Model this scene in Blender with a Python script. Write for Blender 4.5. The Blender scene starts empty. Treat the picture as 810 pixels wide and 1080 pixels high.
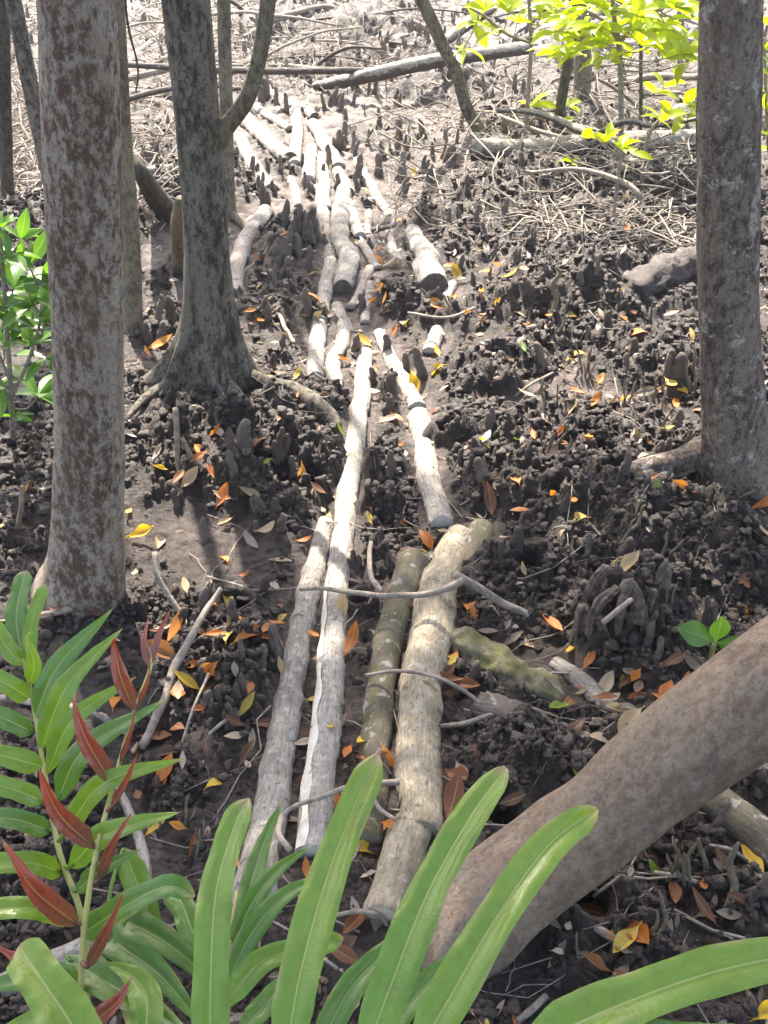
import bpy, math, random
import numpy as np
from mathutils import Vector

random.seed(11)
RNG = np.random.default_rng(11)
SC = bpy.context.scene
COL = SC.collection
rad = math.radians

# ------------------------------------------------------------------ camera, sky, sun, exposure
PITCH = rad(33.6)
FPX = 1158.0                       # focal length in pixels of the 810 x 1080 photograph
CAMZ = 1.6
cam_d = bpy.data.cameras.new('camera')
cam = bpy.data.objects.new('camera', cam_d)
COL.objects.link(cam)
cam.location = (0, 0, CAMZ)
cam.rotation_euler = (math.pi / 2 - PITCH, 0, 0)
cam_d.sensor_fit = 'VERTICAL'
cam_d.angle = 2 * math.atan(540 / FPX)
cam_d.clip_start = 0.02
cam_d.clip_end = 500
SC.camera = cam

SUN_EL, SUN_AZ = rad(52), rad(-14)          # azimuth measured from +Y towards +X
world = bpy.data.worlds.new('World')
SC.world = world
world.use_nodes = True
wn = world.node_tree.nodes
wl = world.node_tree.links
wn.clear()
w_out = wn.new('ShaderNodeOutputWorld')
w_bg = wn.new('ShaderNodeBackground')
w_sky = wn.new('ShaderNodeTexSky')
w_sky.sky_type = 'NISHITA'
w_sky.sun_disc = False
w_sky.sun_elevation = SUN_EL
w_sky.sun_rotation = SUN_AZ
w_sky.air_density = 1.0
w_sky.dust_density = 3.0
w_sky.ozone_density = 1.0
w_bg.inputs['Strength'].default_value = 0.135
wl.new(w_sky.outputs[0], w_bg.inputs['Color'])
wl.new(w_bg.outputs[0], w_out.inputs['Surface'])

sun_d = bpy.data.lights.new('sun', 'SUN')
sun = bpy.data.objects.new('sun', sun_d)
COL.objects.link(sun)
sun_d.energy = 4.4
sun_d.angle = rad(0.6)
sun_d.color = (1.0, 0.97, 0.93)
sdir = Vector((math.sin(SUN_AZ) * math.cos(SUN_EL), math.cos(SUN_AZ) * math.cos(SUN_EL), math.sin(SUN_EL)))
sun.rotation_euler = (-sdir).to_track_quat('-Z', 'Y').to_euler()
sun.location = sdir * 30

SC.view_settings.view_transform = 'Standard'
SC.view_settings.look = 'None'
SC.view_settings.gamma = 1.0
SC.view_settings.exposure = 2.15
SC.view_settings.use_white_balance = True
SC.view_settings.white_balance_temperature = 7250
SC.view_settings.white_balance_tint = 12
SC.view_settings.use_curve_mapping = False
SC.render.engine = 'CYCLES'
SC.cycles.use_denoising = True
SC.render.filter_size = 1.05
SC.cycles.max_bounces = 6
SC.cycles.diffuse_bounces = 3
SC.cycles.glossy_bounces = 2
SC.cycles.transmission_bounces = 4
SC.cycles.transparent_max_bounces = 4
SC.cycles.volume_bounces = 0
SC.cycles.caustics_reflective = False
SC.cycles.caustics_refractive = False
SC.cycles.sample_clamp_indirect = 6

# ------------------------------------------------------------------ pixel <-> world helpers
FWD = np.array([0, math.cos(PITCH), -math.sin(PITCH)])
UP = np.array([0, math.sin(PITCH), math.cos(PITCH)])
RIGHT = np.array([1.0, 0, 0])
CAMP = np.array([0, 0, CAMZ])


def ray(px, py):
    return FWD + RIGHT * ((px - 405) / FPX) + UP * ((540 - py) / FPX)


def at(px, py, depth):
    return CAMP + ray(px, py) * depth


def on_y(px, py, y):
    d = ray(px, py)
    return CAMP + d * (y / d[1])


def depth_of(p):
    return float(np.dot(np.asarray(p) - CAMP, FWD))


def project(p):
    v = np.asarray(p, float) - CAMP
    d = float(v @ FWD)
    return 405 + FPX * float(v @ RIGHT) / d, 540 - FPX * float(v @ UP) / d


# ------------------------------------------------------------------ noise in numpy
def _h(ix, iy, seed):
    n = (ix.astype(np.int64) * 374761393 + iy.astype(np.int64) * 668265263 + seed * 974634533) & 0xFFFFFFFF
    n = ((n ^ (n >> 13)) * 1274126177) & 0xFFFFFFFF
    n = ((n ^ (n >> 16)) * 2246822519) & 0xFFFFFFFF
    n = n ^ (n >> 15)
    return n.astype(np.float64) / 4294967296.0


def noise2(x, y, seed=0):
    x = np.asarray(x, float)
    y = np.asarray(y, float)
    ix = np.floor(x)
    iy = np.floor(y)
    fx = x - ix
    fy = y - iy
    u = fx * fx * fx * (fx * (fx * 6 - 15) + 10)
    v = fy * fy * fy * (fy * (fy * 6 - 15) + 10)

    def g(ax, ay):
        a = _h(ix + ax, iy + ay, seed) * 2 * math.pi
        return np.cos(a) * (fx - ax) + np.sin(a) * (fy - ay)
    n0 = g(0, 0) * (1 - u) + g(1, 0) * u
    n1 = g(0, 1) * (1 - u) + g(1, 1) * u
    return (n0 * (1 - v) + n1 * v) * 1.5


def fbm(x, y, octaves=4, seed=0, gain=0.5):
    s = 0.0
    a = 1.0
    for i in range(octaves):
        s = s + a * noise2(np.asarray(x) * 2 ** i + 17.3 * i, np.asarray(y) * 2 ** i - 9.1 * i, seed + i)
        a *= gain
    return s


def clods(x, y, cell, seed, dens=1.0, wob=0.35):
    """round lumps of mud: height in units of the cell size"""
    x = np.asarray(x, float) / cell
    y = np.asarray(y, float) / cell
    wx = x + wob * noise2(x * 1.7, y * 1.7, seed + 50)
    wy = y + wob * noise2(x * 1.7 + 31, y * 1.7 + 7, seed + 51)
    ix = np.floor(wx)
    iy = np.floor(wy)
    out = np.zeros_like(wx)
    for ax in (-1, 0, 1):
        for ay in (-1, 0, 1):
            cx = ix + ax
            cy = iy + ay
            px = cx + 0.15 + 0.7 * _h(cx, cy, seed)
            py = cy + 0.15 + 0.7 * _h(cx, cy, seed + 1)
            r = 0.34 + 0.42 * _h(cx, cy, seed + 2) ** 1.5
            on = _h(cx, cy, seed + 3) < dens
            d2 = (wx - px) ** 2 + (wy - py) ** 2
            hh = np.sqrt(np.maximum(0, r * r - d2)) * (0.6 + 0.7 * _h(cx, cy, seed + 4))
            out = np.maximum(out, np.where(on, hh, 0))
    return out


def smooth(a, b, t):
    t = np.clip((t - a) / (b - a), 0, 1)
    return t * t * (3 - 2 * t)


# ------------------------------------------------------------------ terrain
def flat_hit(px, py):
    d = ray(px, py)
    return CAMP + d * (-CAMZ / d[2])


# mounds of dug-up mud: pixel where they stand, radius and height in metres
MOUNDS_BASE = [(215, 450, 0.42, 0.10), (170, 480, 0.3, 0.06), (300, 440, 0.22, 0.07), (780, 520, 0.3, 0.05), (90, 650, 0.25, 0.04),
               (640, 270, 0.7, 0.12), (700, 230, 0.8, 0.12), (580, 250, 0.4, 0.06), (40, 500, 0.4, 0.06), (690, 560, 0.35, 0.05)]
MOUNDS_OVER = [(660, 668, 0.13, 0.16), (341, 334, 0.07, 0.07), (447, 338, 0.12, 0.08), (420, 318, 0.10, 0.07), (508, 405, 0.14, 0.09),
               (405, 420, 0.05, 0.05), (560, 810, 0.13, 0.06), (500, 460, 0.14, 0.06), (530, 520, 0.18, 0.06), (400, 500, 0.09, 0.05),
               (320, 500, 0.10, 0.08), (270, 520, 0.14, 0.05), (610, 470, 0.2, 0.08), (600, 330, 0.3, 0.1), (730, 480, 0.1, 0.04),
               (640, 560, 0.22, 0.06), (396, 596, 0.04, 0.04), (515, 610, 0.07, 0.06), (235, 720, 0.16, 0.04), (560, 380, 0.16, 0.06),
               (470, 240, 0.18, 0.07), (300, 262, 0.16, 0.05), (270, 330, 0.16, 0.05), (700, 390, 0.22, 0.09), (740, 600, 0.2, 0.05),
               (780, 430, 0.2, 0.06), (300, 560, 0.1, 0.04), (545, 205, 0.25, 0.08), (398, 545, .05, .05), (640, 810, .14, .05),
               (700, 800, .14, .04), (580, 960, .12, .04), (260, 470, .1, .05), (390, 42, .45, .2), (300, 35, .4, .15), (480, 100, .35, .12), (205, 205, .3, .1), (60, 250, .4, .12), (330, 62, .3, .1), (560, 120, .4, .1), (440, 60, .4, .1), (340, 450, .08, .05), (488, 520, .06, .05)]
FLATS = [(620, 418, 0.26), (585, 440, 0.16), (245, 575, 0.13), (200, 560, 0.10), (440, 150, .5), (520, 320, 0.3), (420, 215, 0.3),
         (290, 230, 0.3), (300, 400, 0.12), (560, 590, 0.08), (600, 540, 0.1), (240, 510, 0.12), (300, 650, 0.1), (660, 410, .2), (350, 120, .4),
         (620, 700, .1), (560, 300, .2), (400, 290, .14), (480, 400, .1), (570, 700, .08)]
for L in (MOUNDS_BASE, MOUNDS_OVER):
    for i, (px, py, r, h) in enumerate(L):
        p = flat_hit(px, py)
        L[i] = (p[0], p[1], r, h)
FLATS = [(flat_hit(a, b)[0], flat_hit(a, b)[1], r) for a, b, r in FLATS]


HOLES = [(flat_hit(a, b)[0], flat_hit(a, b)[1], r) for a, b, r in ((694, 656, .035), (206, 428, .03), (560, 610, .03), (620, 960, .03), (250, 640, .025), (330, 520, .025), (700, 450, .035), (470, 470, .025),
                                                                   (640, 520, .03), (180, 520, .03), (770, 590, .03), (530, 870, .025), (380, 640, .02), (590, 560, .03))]


def _mound(x, y, L):
    s = np.zeros_like(x)
    wx = x + 0.06 * noise2(x * 5, y * 5, 401)
    wy = y + 0.06 * noise2(x * 5 + 9, y * 5 + 4, 402)
    for cx, cy, r, h in L:
        d = ((wx - cx) ** 2 + (wy - cy) ** 2) / (r * r)
        s = np.maximum(s, h * np.exp(-d ** 1.5))
    return s


def h_base(x, y):
    x = np.asarray(x, float)
    y = np.asarray(y, float)
    return _mound(x, y, MOUNDS_BASE) + 0.025 * noise2(x * 0.7, y * 0.7, 3) + 0.012 * noise2(x * 2.3, y * 2.3, 4)


LOGGRID = {}
GX0, GY0, GS = -3.5, 0.6, 0.0125
GNX, GNY = 560, 900
log_mask = np.zeros((GNX, GNY))


def mark_log(path, radii):
    path = np.asarray(path)
    for p, r in zip(path, radii):
        w = r + 0.05
        i0, i1 = int((p[0] - w - GX0) / GS), int((p[0] + w - GX0) / GS) + 1
        j0, j1 = int((p[1] - w - GY0) / GS), int((p[1] + w - GY0) / GS) + 1
        if i0 < 0 or j0 < 0 or i1 >= GNX or j1 >= GNY:
            continue
        ii, jj = np.meshgrid(np.arange(i0, i1), np.arange(j0, j1), indexing='ij')
        d = np.hypot(GX0 + ii * GS - p[0], GY0 + jj * GS - p[1])
        v = 1 - smooth(r * 0.9, w, d)
        log_mask[i0:i1, j0:j1] = np.maximum(log_mask[i0:i1, j0:j1], v)


def log_at(x, y):
    i = np.clip(((x - GX0) / GS).astype(int), 0, GNX - 1)
    j = np.clip(((y - GY0) / GS).astype(int), 0, GNY - 1)
    inside = (x > GX0) & (x < GX0 + GNX * GS) & (y > GY0) & (y < GY0 + GNY * GS)
    return np.where(inside, log_mask[i, j], 0)


def crumb_mask(x, y):
    m = 0.32 + 0.62 * smooth(-0.12, 0.36, fbm(x * 1.9, y * 1.9, 3, 21))
    over = _mound(x, y, MOUNDS_OVER)
    m = np.maximum(m, smooth(0.005, 0.04, over))
    m = np.maximum(m, smooth(0.02, 0.08, _mound(x, y, MOUNDS_BASE)) * 0.9)
    m = m * (1 - 0.2 * smooth(4.6, 6.5, y))
    for cx, cy, r in FLATS:
        d = ((x - cx) ** 2 + (y - cy) ** 2) / (r * r)
        m = m * (1 - 0.62 * np.exp(-d ** 2) * (1 - smooth(0.01, 0.05, over)))
    return np.clip(m, 0, 1), over


def ground(x, y, full=False):
    x = np.asarray(x, float)
    y = np.asarray(y, float)
    m, over = crumb_mask(x, y)
    lg = log_at(x, y)
    m2 = m * (1 - 0.8 * lg * (1 - smooth(0.02, 0.06, over)))
    z = h_base(x, y) + over * (1 - 0.35 * lg)
    far = np.hypot(x, y)
    fade = 1 - smooth(12, 30, far)
    z = z + fade * m2 * (0.034 * fbm(x * 9, y * 9, 3, 61) + 0.034 * clods(x, y, 0.075, 71, 0.6, 0.6) + 0.030 * clods(x, y, 0.034, 81, 0.85, 0.6)
                         + 0.017 * clods(x, y, 0.017, 91, 1.0, 0.6) + 0.006 * noise2(x * 95, y * 95, 66))
    z = z + fade * (0.010 * fbm(x * 16, y * 16, 4, 65) + 0.009 * clods(x, y, 0.028, 99, 0.6, 0.7) + smooth(3.8, 5.5, y) * (0.030 * np.abs(fbm(x * 7, y * 7, 4, 68)) + 0.02 * clods(x, y, 0.06, 69, 0.35, 0.7)))
    for cx, cy, r in HOLES:
        d2 = (x - cx + 0.3 * r * noise2(x * 40, y * 40, 7)) ** 2 + (y - cy) ** 2
        z = z - 0.10 * np.exp(-(d2 / (r * r)) ** 2) + 0.018 * np.exp(-((np.sqrt(d2) - 1.7 * r) / (0.6 * r)) ** 2)
    if full:
        return z, m2, over
    return z


def hit(px, py, lift=0.0, fn=None):
    """where the sight line of a pixel meets the terrain raised by lift"""
    fn = fn or ground
    d = ray(px, py)
    t1 = -CAMZ / d[2] * 1.03 if d[2] < 0 else 30.0
    ts = np.linspace(max(0.3, t1 * 0.70), t1, 160)
    P = CAMP[None] + d[None] * ts[:, None]
    below = P[:, 2] < fn(P[:, 0], P[:, 1]) + lift
    k = int(np.argmax(below)) if below.any() else len(ts) - 1
    return P[k]


def hit_base(px, py, lift=0.0):
    return hit(px, py, lift, h_base)


# ------------------------------------------------------------------ mesh helpers
def link(name, me, mat=None, parent=None, smooth_shade=True):
    o = bpy.data.objects.new(name, me)
    COL.objects.link(o)
    if mat is not None and len(me.materials) == 0:
        me.materials.append(mat)
    if parent is not None:
        o.parent = parent
    return o


def tag(o, label=None, cat=None, group=None, kind=None):
    if label:
        o['label'] = label
    if cat:
        o['category'] = cat
    if group:
        o['group'] = group
    if kind:
        o['kind'] = kind
    return o


class MB:
    def __init__(self):
        self.v = []
        self.f4 = []
        self.f3 = []
        self.uv4 = []
        self.uv3 = []
        self.c = []
        self.n = 0
        self.mi = []

    def add(self, v, f4=None, uv4=None, f3=None, uv3=None, col=None):
        v = np.asarray(v, float)
        b = self.n
        self.v.append(v)
        self.n += len(v)
        if f4 is not None and len(f4):
            f4 = np.asarray(f4, int)
            self.f4.append(f4 + b)
            self.uv4.append(np.zeros((len(f4), 4, 2)) if uv4 is None else uv4)
        if f3 is not None and len(f3):
            f3 = np.asarray(f3, int)
            self.f3.append(f3 + b)
            self.uv3.append(np.zeros((len(f3), 3, 2)) if uv3 is None else uv3)
        if col is not None:
            self.c.append(np.tile(np.asarray(col, float), (len(v), 1)) if np.ndim(col) == 1 else np.asarray(col, float))

    def mesh(self, name, mat=None, smooth_shade=True, origin=None):
        v = np.concatenate(self.v)
        if origin is not None:
            v = v - np.asarray(origin, float)[None]
        f4 = np.concatenate(self.f4) if self.f4 else np.zeros((0, 4), int)
        f3 = np.concatenate(self.f3) if self.f3 else np.zeros((0, 3), int)
        me = bpy.data.meshes.new(name)
        me.vertices.add(len(v))
        me.vertices.foreach_set('co', v.astype(np.float32).ravel())
        nl = len(f4) * 4 + len(f3) * 3
        me.loops.add(nl)
        me.loops.foreach_set('vertex_index', np.concatenate([f4.ravel(), f3.ravel()]).astype(np.int32))
        me.polygons.add(len(f4) + len(f3))
        me.polygons.foreach_set('loop_start', np.concatenate([np.arange(len(f4)) * 4, len(f4) * 4 + np.arange(len(f3)) * 3]).astype(np.int32))
        me.polygons.foreach_set('use_smooth', np.full(len(f4) + len(f3), smooth_shade))
        uv = me.uv_layers.new(name='UVMap')
        u4 = np.concatenate(self.uv4).reshape(-1, 2) if self.uv4 else np.zeros((0, 2))
        u3 = np.concatenate(self.uv3).reshape(-1, 2) if self.uv3 else np.zeros((0, 2))
        uv.data.foreach_set('uv', np.concatenate([u4, u3]).astype(np.float32).ravel())
        if self.c:
            c = np.concatenate(self.c)
            if c.shape[1] == 3:
                c = np.concatenate([c, np.ones((len(c), 1))], 1)
            at_ = me.color_attributes.new('tint', 'FLOAT_COLOR', 'POINT')
            at_.data.foreach_set('color', c.astype(np.float32).ravel())
        me.update(calc_edges=True)
        me.validate()
        if mat:
            me.materials.append(mat)
        return me

    def build(self, name, mat, parent=None, origin=None, smooth_shade=True):
        o = link(name, self.mesh(name, mat, smooth_shade, origin), None, parent)
        if origin is not None and parent is None:
            o.location = Vector(origin)
        return o


def resample(pts, step, cols=None):
    """Catmull-Rom through pts, sampled about every step metres; cols are interpolated along"""
    P = np.asarray(pts, float)
    if len(P) == 2:
        P = np.array([P[0], (P[0] + P[1]) / 2, P[1]])
        if cols is not None:
            cols = [np.array([c[0], (c[0] + c[1]) / 2, c[1]]) for c in map(np.asarray, cols)]
    E = np.concatenate([[2 * P[0] - P[1]], P, [2 * P[-1] - P[-2]]])
    out = []
    outc = [[] for _ in (cols or [])]
    for i in range(len(P) - 1):
        p0, p1, p2, p3 = E[i], E[i + 1], E[i + 2], E[i + 3]
        n = max(2, int(np.linalg.norm(p2 - p1) / step))
        t = np.linspace(0, 1, n, endpoint=False)[:, None]
        out.append(0.5 * ((2 * p1) + (-p0 + p2) * t + (2 * p0 - 5 * p1 + 4 * p2 - p3) * t ** 2 + (-p0 + 3 * p1 - 3 * p2 + p3) * t ** 3))
        for k, c in enumerate(cols or []):
            outc[k].append(c[i] + (c[i + 1] - c[i]) * t[:, 0])
    out.append(P[-1:])
    for k, c in enumerate(cols or []):
        outc[k].append(np.array([c[-1]]))
    Q = np.concatenate(out)
    return Q, [np.concatenate(c) for c in outc]


def frames(P, ref=None):
    T = np.gradient(P, axis=0)
    T /= np.linalg.norm(T, axis=1)[:, None] + 1e-12
    ref = np.array([0, 0, 1.0]) if ref is None else np.asarray(ref, float)
    if abs(T[0] @ ref) > 0.92:
        ref = np.array([0, -1.0, 0])
    N = np.zeros_like(P)
    n = ref - T[0] * (ref @ T[0])
    n /= np.linalg.norm(n)
    for i in range(len(P)):
        n = n - T[i] * (n @ T[i])
        n /= np.linalg.norm(n) + 1e-12
        N[i] = n
    B = np.cross(T, N)
    return T, N, B


def add_tube(mb, P, R, nseg=12, disp=None, cap0=True, cap1=True, ref=None, col=None, dome=0.0, seam=math.pi):
    """tube along P with radius R; disp(angle grid, length grid) gives a relative radius"""
    P = np.asarray(P, float)
    R = np.asarray(R, float) * np.ones(len(P))
    T, N, B = frames(P, ref)
    L = np.concatenate([[0], np.cumsum(np.linalg.norm(np.diff(P, axis=0), axis=1))])
    a = np.linspace(0, 2 * math.pi, nseg, endpoint=False) + seam
    A, LL = np.meshgrid(a, L)
    rr = R[:, None] * (np.ones_like(A) if disp is None else disp(A, LL))
    V = P[:, None] + rr[..., None] * (np.cos(A)[..., None] * N[:, None] + np.sin(A)[..., None] * B[:, None])
    n, m = len(P), nseg
    idx = np.arange(n * m).reshape(n, m)
    q = np.stack([idx[:-1], np.roll(idx[:-1], -1, 1), np.roll(idx[1:], -1, 1), idx[1:]], -1).reshape(-1, 4)
    rm = float(R.mean())
    U = (np.arange(m + 1) / m) * 2 * math.pi * rm
    uv = np.zeros((n - 1, m, 4, 2))
    uv[..., 0, 0] = uv[..., 3, 0] = U[None, :-1]
    uv[..., 1, 0] = uv[..., 2, 0] = U[None, 1:]
    uv[..., 0, 1] = uv[..., 1, 1] = L[:-1, None]
    uv[..., 2, 1] = uv[..., 3, 1] = L[1:, None]
    v = V.reshape(-1, 3)
    f3 = []
    extra = []
    if cap0:
        extra.append(P[0] - T[0] * R[0] * dome)
        c = n * m + len(extra) - 1
        f3 += [(c, idx[0, (j + 1) % m], idx[0, j]) for j in range(m)]
    if cap1:
        extra.append(P[-1] + T[-1] * R[-1] * dome)
        c = n * m + len(extra) - 1
        f3 += [(c, idx[-1, j], idx[-1, (j + 1) % m]) for j in range(m)]
    if extra:
        v = np.concatenate([v, np.array(extra)])
    mb.add(v, q, uv.reshape(-1, 4, 2), f3, None, col)
    return V, T, N, B


def disc(mb, c, T, N, B, ring, rings=4, wob=0.0, seed=0):
    """end grain face filling a ring of points, slightly proud"""
    m = len(ring)
    vs = [c[None]]
    for k in range(1, rings + 1):
        s = k / rings
        p = c + (ring - c) * s * 0.985
        if wob:
            p = p + T * (wob * (RNG.random(m)[:, None] - 0.5))
        vs.append(p)
    v = np.concatenate(vs)
    f3 = [(0, 1 + j, 1 + (j + 1) % m) for j in range(m)]
    f4 = []
    for k in range(1, rings):
        b0 = 1 + (k - 1) * m
        b1 = 1 + k * m
        f4 += [(b0 + j, b1 + j, b1 + (j + 1) % m, b0 + (j + 1) % m) for j in range(m)]
    uvp = np.stack([(v - c) @ N, (v - c) @ B], -1)
    f4 = np.array(f4)
    f3 = np.array(f3)
    mb.add(v, f4, uvp[f4], f3, uvp[f3])


# ------------------------------------------------------------------ materials
def new_mat(name):
    m = bpy.data.materials.new(name)
    m.use_nodes = True
    nt = m.node_tree
    nt.nodes.clear()
    out = nt.nodes.new('ShaderNodeOutputMaterial')
    bs = nt.nodes.new('ShaderNodeBsdfPrincipled')
    nt.links.new(bs.outputs[0], out.inputs[0])
    return m, nt, bs, out


class NT:
    def __init__(self, nt):
        self.nt = nt

    def n(self, t, **kw):
        nd = self.nt.nodes.new(t)
        for k, v in kw.items():
            if k in nd.inputs.keys() if isinstance(k, str) else False:
                nd.inputs[k].default_value = v
            else:
                setattr(nd, k, v)
        return nd

    def l(self, a, b):
        self.nt.links.new(a, b)

    def coord(self, which='Object', scale=(1, 1, 1)):
        tc = self.n('ShaderNodeTexCoord')
        mp = self.n('ShaderNodeMapping')
        mp.inputs['Scale'].default_value = scale
        self.l(tc.outputs[which], mp.inputs[0])
        return mp.outputs[0]

    def noise(self, vec, scale, detail=4, rough=0.55, dist=0.0):
        nd = self.n('ShaderNodeTexNoise')
        nd.inputs['Scale'].default_value = scale
        nd.inputs['Detail'].default_value = detail
        nd.inputs['Roughness'].default_value = rough
        nd.inputs['Distortion'].default_value = dist
        self.l(vec, nd.inputs['Vector'])
        return nd.outputs['Fac']

    def voro(self, vec, scale, feature='F1'):
        nd = self.n('ShaderNodeTexVoronoi')
        nd.feature = feature
        nd.inputs['Scale'].default_value = scale
        self.l(vec, nd.inputs['Vector'])
        return nd.outputs['Distance']

    def ramp(self, fac, stops):
        nd = self.n('ShaderNodeValToRGB')
        e = nd.color_ramp.elements
        while len(e) < len(stops):
            e.new(0.5)
        for el, (p, c) in zip(e, stops):
            el.position = p
            el.color = (c, c, c, 1) if np.isscalar(c) else (*c, 1)
        self.l(fac, nd.inputs[0])
        return nd.outputs[0]

    def mix(self, fac, a, b, mode='MIX'):
        nd = self.n('ShaderNodeMix')
        nd.data_type = 'RGBA'
        nd.blend_type = mode
        for s, v in ((0, fac), (6, a), (7, b)):
            if hasattr(v, 'links') or hasattr(v, 'is_linked'):
                self.l(v, nd.inputs[s])
            else:
                nd.inputs[s].default_value = v if s == 0 else (*v, 1)
        return nd.outputs[2]

    def math(self, op, a, b=0.0):
        nd = self.n('ShaderNodeMath')
        nd.operation = op
        for s, v in ((0, a), (1, b)):
            if hasattr(v, 'is_linked'):
                self.l(v, nd.inputs[s])
            else:
                nd.inputs[s].default_value = v
        return nd.outputs[0]

    def bump(self, h, strength, dist, bs, prev=None):
        nd = self.n('ShaderNodeBump')
        nd.inputs['Strength'].default_value = strength
        nd.inputs['Distance'].default_value = dist
        self.l(h, nd.inputs['Height'])
        if prev is not None:
            self.l(prev, nd.inputs['Normal'])
        self.l(nd.outputs[0], bs.inputs['Normal'])
        return nd.outputs[0]


def mat_mud():
    m, nt, bs, out = new_mat('mud')
    N = NT(nt)
    co = N.coord('Object')
    att = N.n('ShaderNodeAttribute')
    att.attribute_name = 'tint'
    sep = N.n('ShaderNodeSeparateColor')
    N.l(att.outputs['Color'], sep.inputs[0])
    n1 = N.noise(co, 3.0, 4)
    n2 = N.noise(co, 60.0, 5, 0.65)
    n3 = N.noise(co, 260.0, 3, 0.6)
    dark = N.ramp(n1, [(0.3, (0.017, 0.0115, 0.0085)), (0.7, (0.042, 0.029, 0.0215))])
    dry = N.ramp(n2, [(0.3, (0.045, 0.032, 0.026)), (0.52, (0.092, 0.069, 0.059)), (0.72, (0.165, 0.130, 0.115))])
    edge = N.math('ADD', sep.outputs[0], N.math('MULTIPLY', N.math('SUBTRACT', n2, 0.5), 0.7))
    f = N.ramp(edge, [(0.3, 0.0), (0.85, 1.0)])
    c = N.mix(f, dark, dry)
    grit = N.ramp(n3, [(0.62, 0.0), (0.72, 1.0)])
    c = N.mix(N.math('MULTIPLY', grit, 0.30), c, (0.12, 0.088, 0.07))
    N.l(c, bs.inputs['Base Color'])
    r = N.ramp(n2, [(0.3, 0.34), (0.7, 0.72)])
    N.l(r, bs.inputs['Roughness'])
    bs.inputs['Specular IOR Level'].default_value = 0.45
    b = N.bump(N.noise(co, 110.0, 6, 0.75), 0.9, 0.010, bs)
    N.bump(N.voro(co, 120.0), -0.5, 0.010, bs, b)
    return m


def mat_crumb():
    m, nt, bs, out = new_mat('mud_crumb')
    N = NT(nt)
    co = N.coord('Object')
    n1 = N.noise(co, 9.0, 4)
    n2 = N.noise(co, 200.0, 4, 0.65)
    c = N.ramp(n1, [(0.3, (0.018, 0.0125, 0.0095)), (0.65, (0.050, 0.0345, 0.026))])
    c = N.mix(N.ramp(n2, [(0.45, 0.0), (0.75, 0.6)]), c, (0.10, 0.074, 0.060))
    N.l(c, bs.inputs['Base Color'])
    bs.inputs['Roughness'].default_value = 0.5
    N.bump(n2, 0.9, 0.008, bs)
    return m


def mat_bark(name, light, dark, stain, lichen, k_stain=0.5, k_lichen=0.4, streak=(14, 4), seed=0.0, bump=0.6, stripe=None, rough=0.85):
    """trunk bark on UV (metres round, metres along)"""
    m, nt, bs, out = new_mat(name)
    N = NT(nt)
    tc = N.n('ShaderNodeTexCoord')
    mp = N.n('ShaderNodeMapping')
    mp.inputs['Location'].default_value = (seed, seed * 1.7, seed)
    N.l(tc.outputs['Object'], mp.inputs[0])
    co = mp.outputs[0]
    mp2 = N.n('ShaderNodeMapping')
    mp2.inputs['Scale'].default_value = (1, 1, 0.22)
    N.l(co, mp2.inputs[0])
    cs = mp2.outputs[0]
    big = N.noise(cs, streak[0], 5, 0.62, 0.2)
    fine = N.noise(co, 130.0, 8, 0.78, 0.15)
    mp3 = N.n('ShaderNodeMapping')
    mp3.inputs['Scale'].default_value = (1, 1, 0.55)
    N.l(co, mp3.inputs[0])
    mid = N.noise(mp3.outputs[0], 62.0, 8, 0.74, 0.1)
    lo = N.noise(mp3.outputs[0], 7.0, 3, 0.5)
    midv = N.math('ADD', mid, N.math('MULTIPLY', N.math('SUBTRACT', lo, 0.5), 0.42))
    c = N.mix(N.ramp(midv, [(0.41, 0.0), (0.54, 1.0)]), dark, light)
    dots = N.voro(co, 170.0)
    c = N.mix(N.math('MULTIPLY', N.ramp(dots, [(0.18, 1.0), (0.30, 0.0)]), N.math('MULTIPLY', N.ramp(fine, [(0.45, 0.0), (0.55, 1.0)]), 0.55)), c, lichen)
    st = N.ramp(big, [(0.50, 0.0), (0.60, 1.0)])
    c = N.mix(N.math('MULTIPLY', N.math('MULTIPLY', st, k_stain), N.ramp(mid, [(0.42, 1.0), (0.62, 0.35)])), c, stain)
    if stripe is not None:
        # a broad stained band down one side, along the bark
        su = N.n('ShaderNodeSeparateXYZ')
        N.l(tc.outputs['UV'], su.inputs[0])
        wob = N.math('MULTIPLY', N.math('SUBTRACT', N.noise(cs, 20.0, 6, 0.7), 0.5), 0.13)
        x = N.math('ADD', su.outputs[0], wob)
        sub = N.math('SUBTRACT', x, stripe[0])
        sub.node.name = 'stripe_centre'
        d = N.math('ABSOLUTE', sub)
        f = N.math('SUBTRACT', 1.0, N.math('DIVIDE', d, stripe[1]))
        f = N.math('MULTIPLY', N.ramp(f, [(0.0, 0.0), (0.45, 1.0)]), N.ramp(mid, [(0.44, 0.85), (0.56, 0.12)]))
        c = N.mix(f, c, stripe[2])
    l1 = N.noise(co, 21.0, 6, 0.65, 0.1)
    li = N.math('MULTIPLY', N.ramp(l1, [(0.57, 0.0), (0.61, 1.0)]), N.ramp(fine, [(0.38, 0.1), (0.56, 1.0)]))
    c = N.mix(N.math('MULTIPLY', li, k_lichen), c, lichen)
    c = N.mix(N.ramp(fine, [(0.34, 0.85), (0.47, 0.0)]), c, tuple(x * 0.5 for x in dark))
    N.l(c, bs.inputs['Base Color'])
    bs.inputs['Roughness'].default_value = rough
    bs.inputs['Specular IOR Level'].default_value = 0.25
    b = N.bump(N.noise(cs, 60.0, 6, 0.72, 0.3), bump, 0.018, bs)
    b = N.bump(fine, bump, 0.006, bs, b)
    b = N.bump(dots, -bump * 0.6, 0.006, bs, b)
    N.bump(mid, bump, 0.014, bs, b)
    return m


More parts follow.
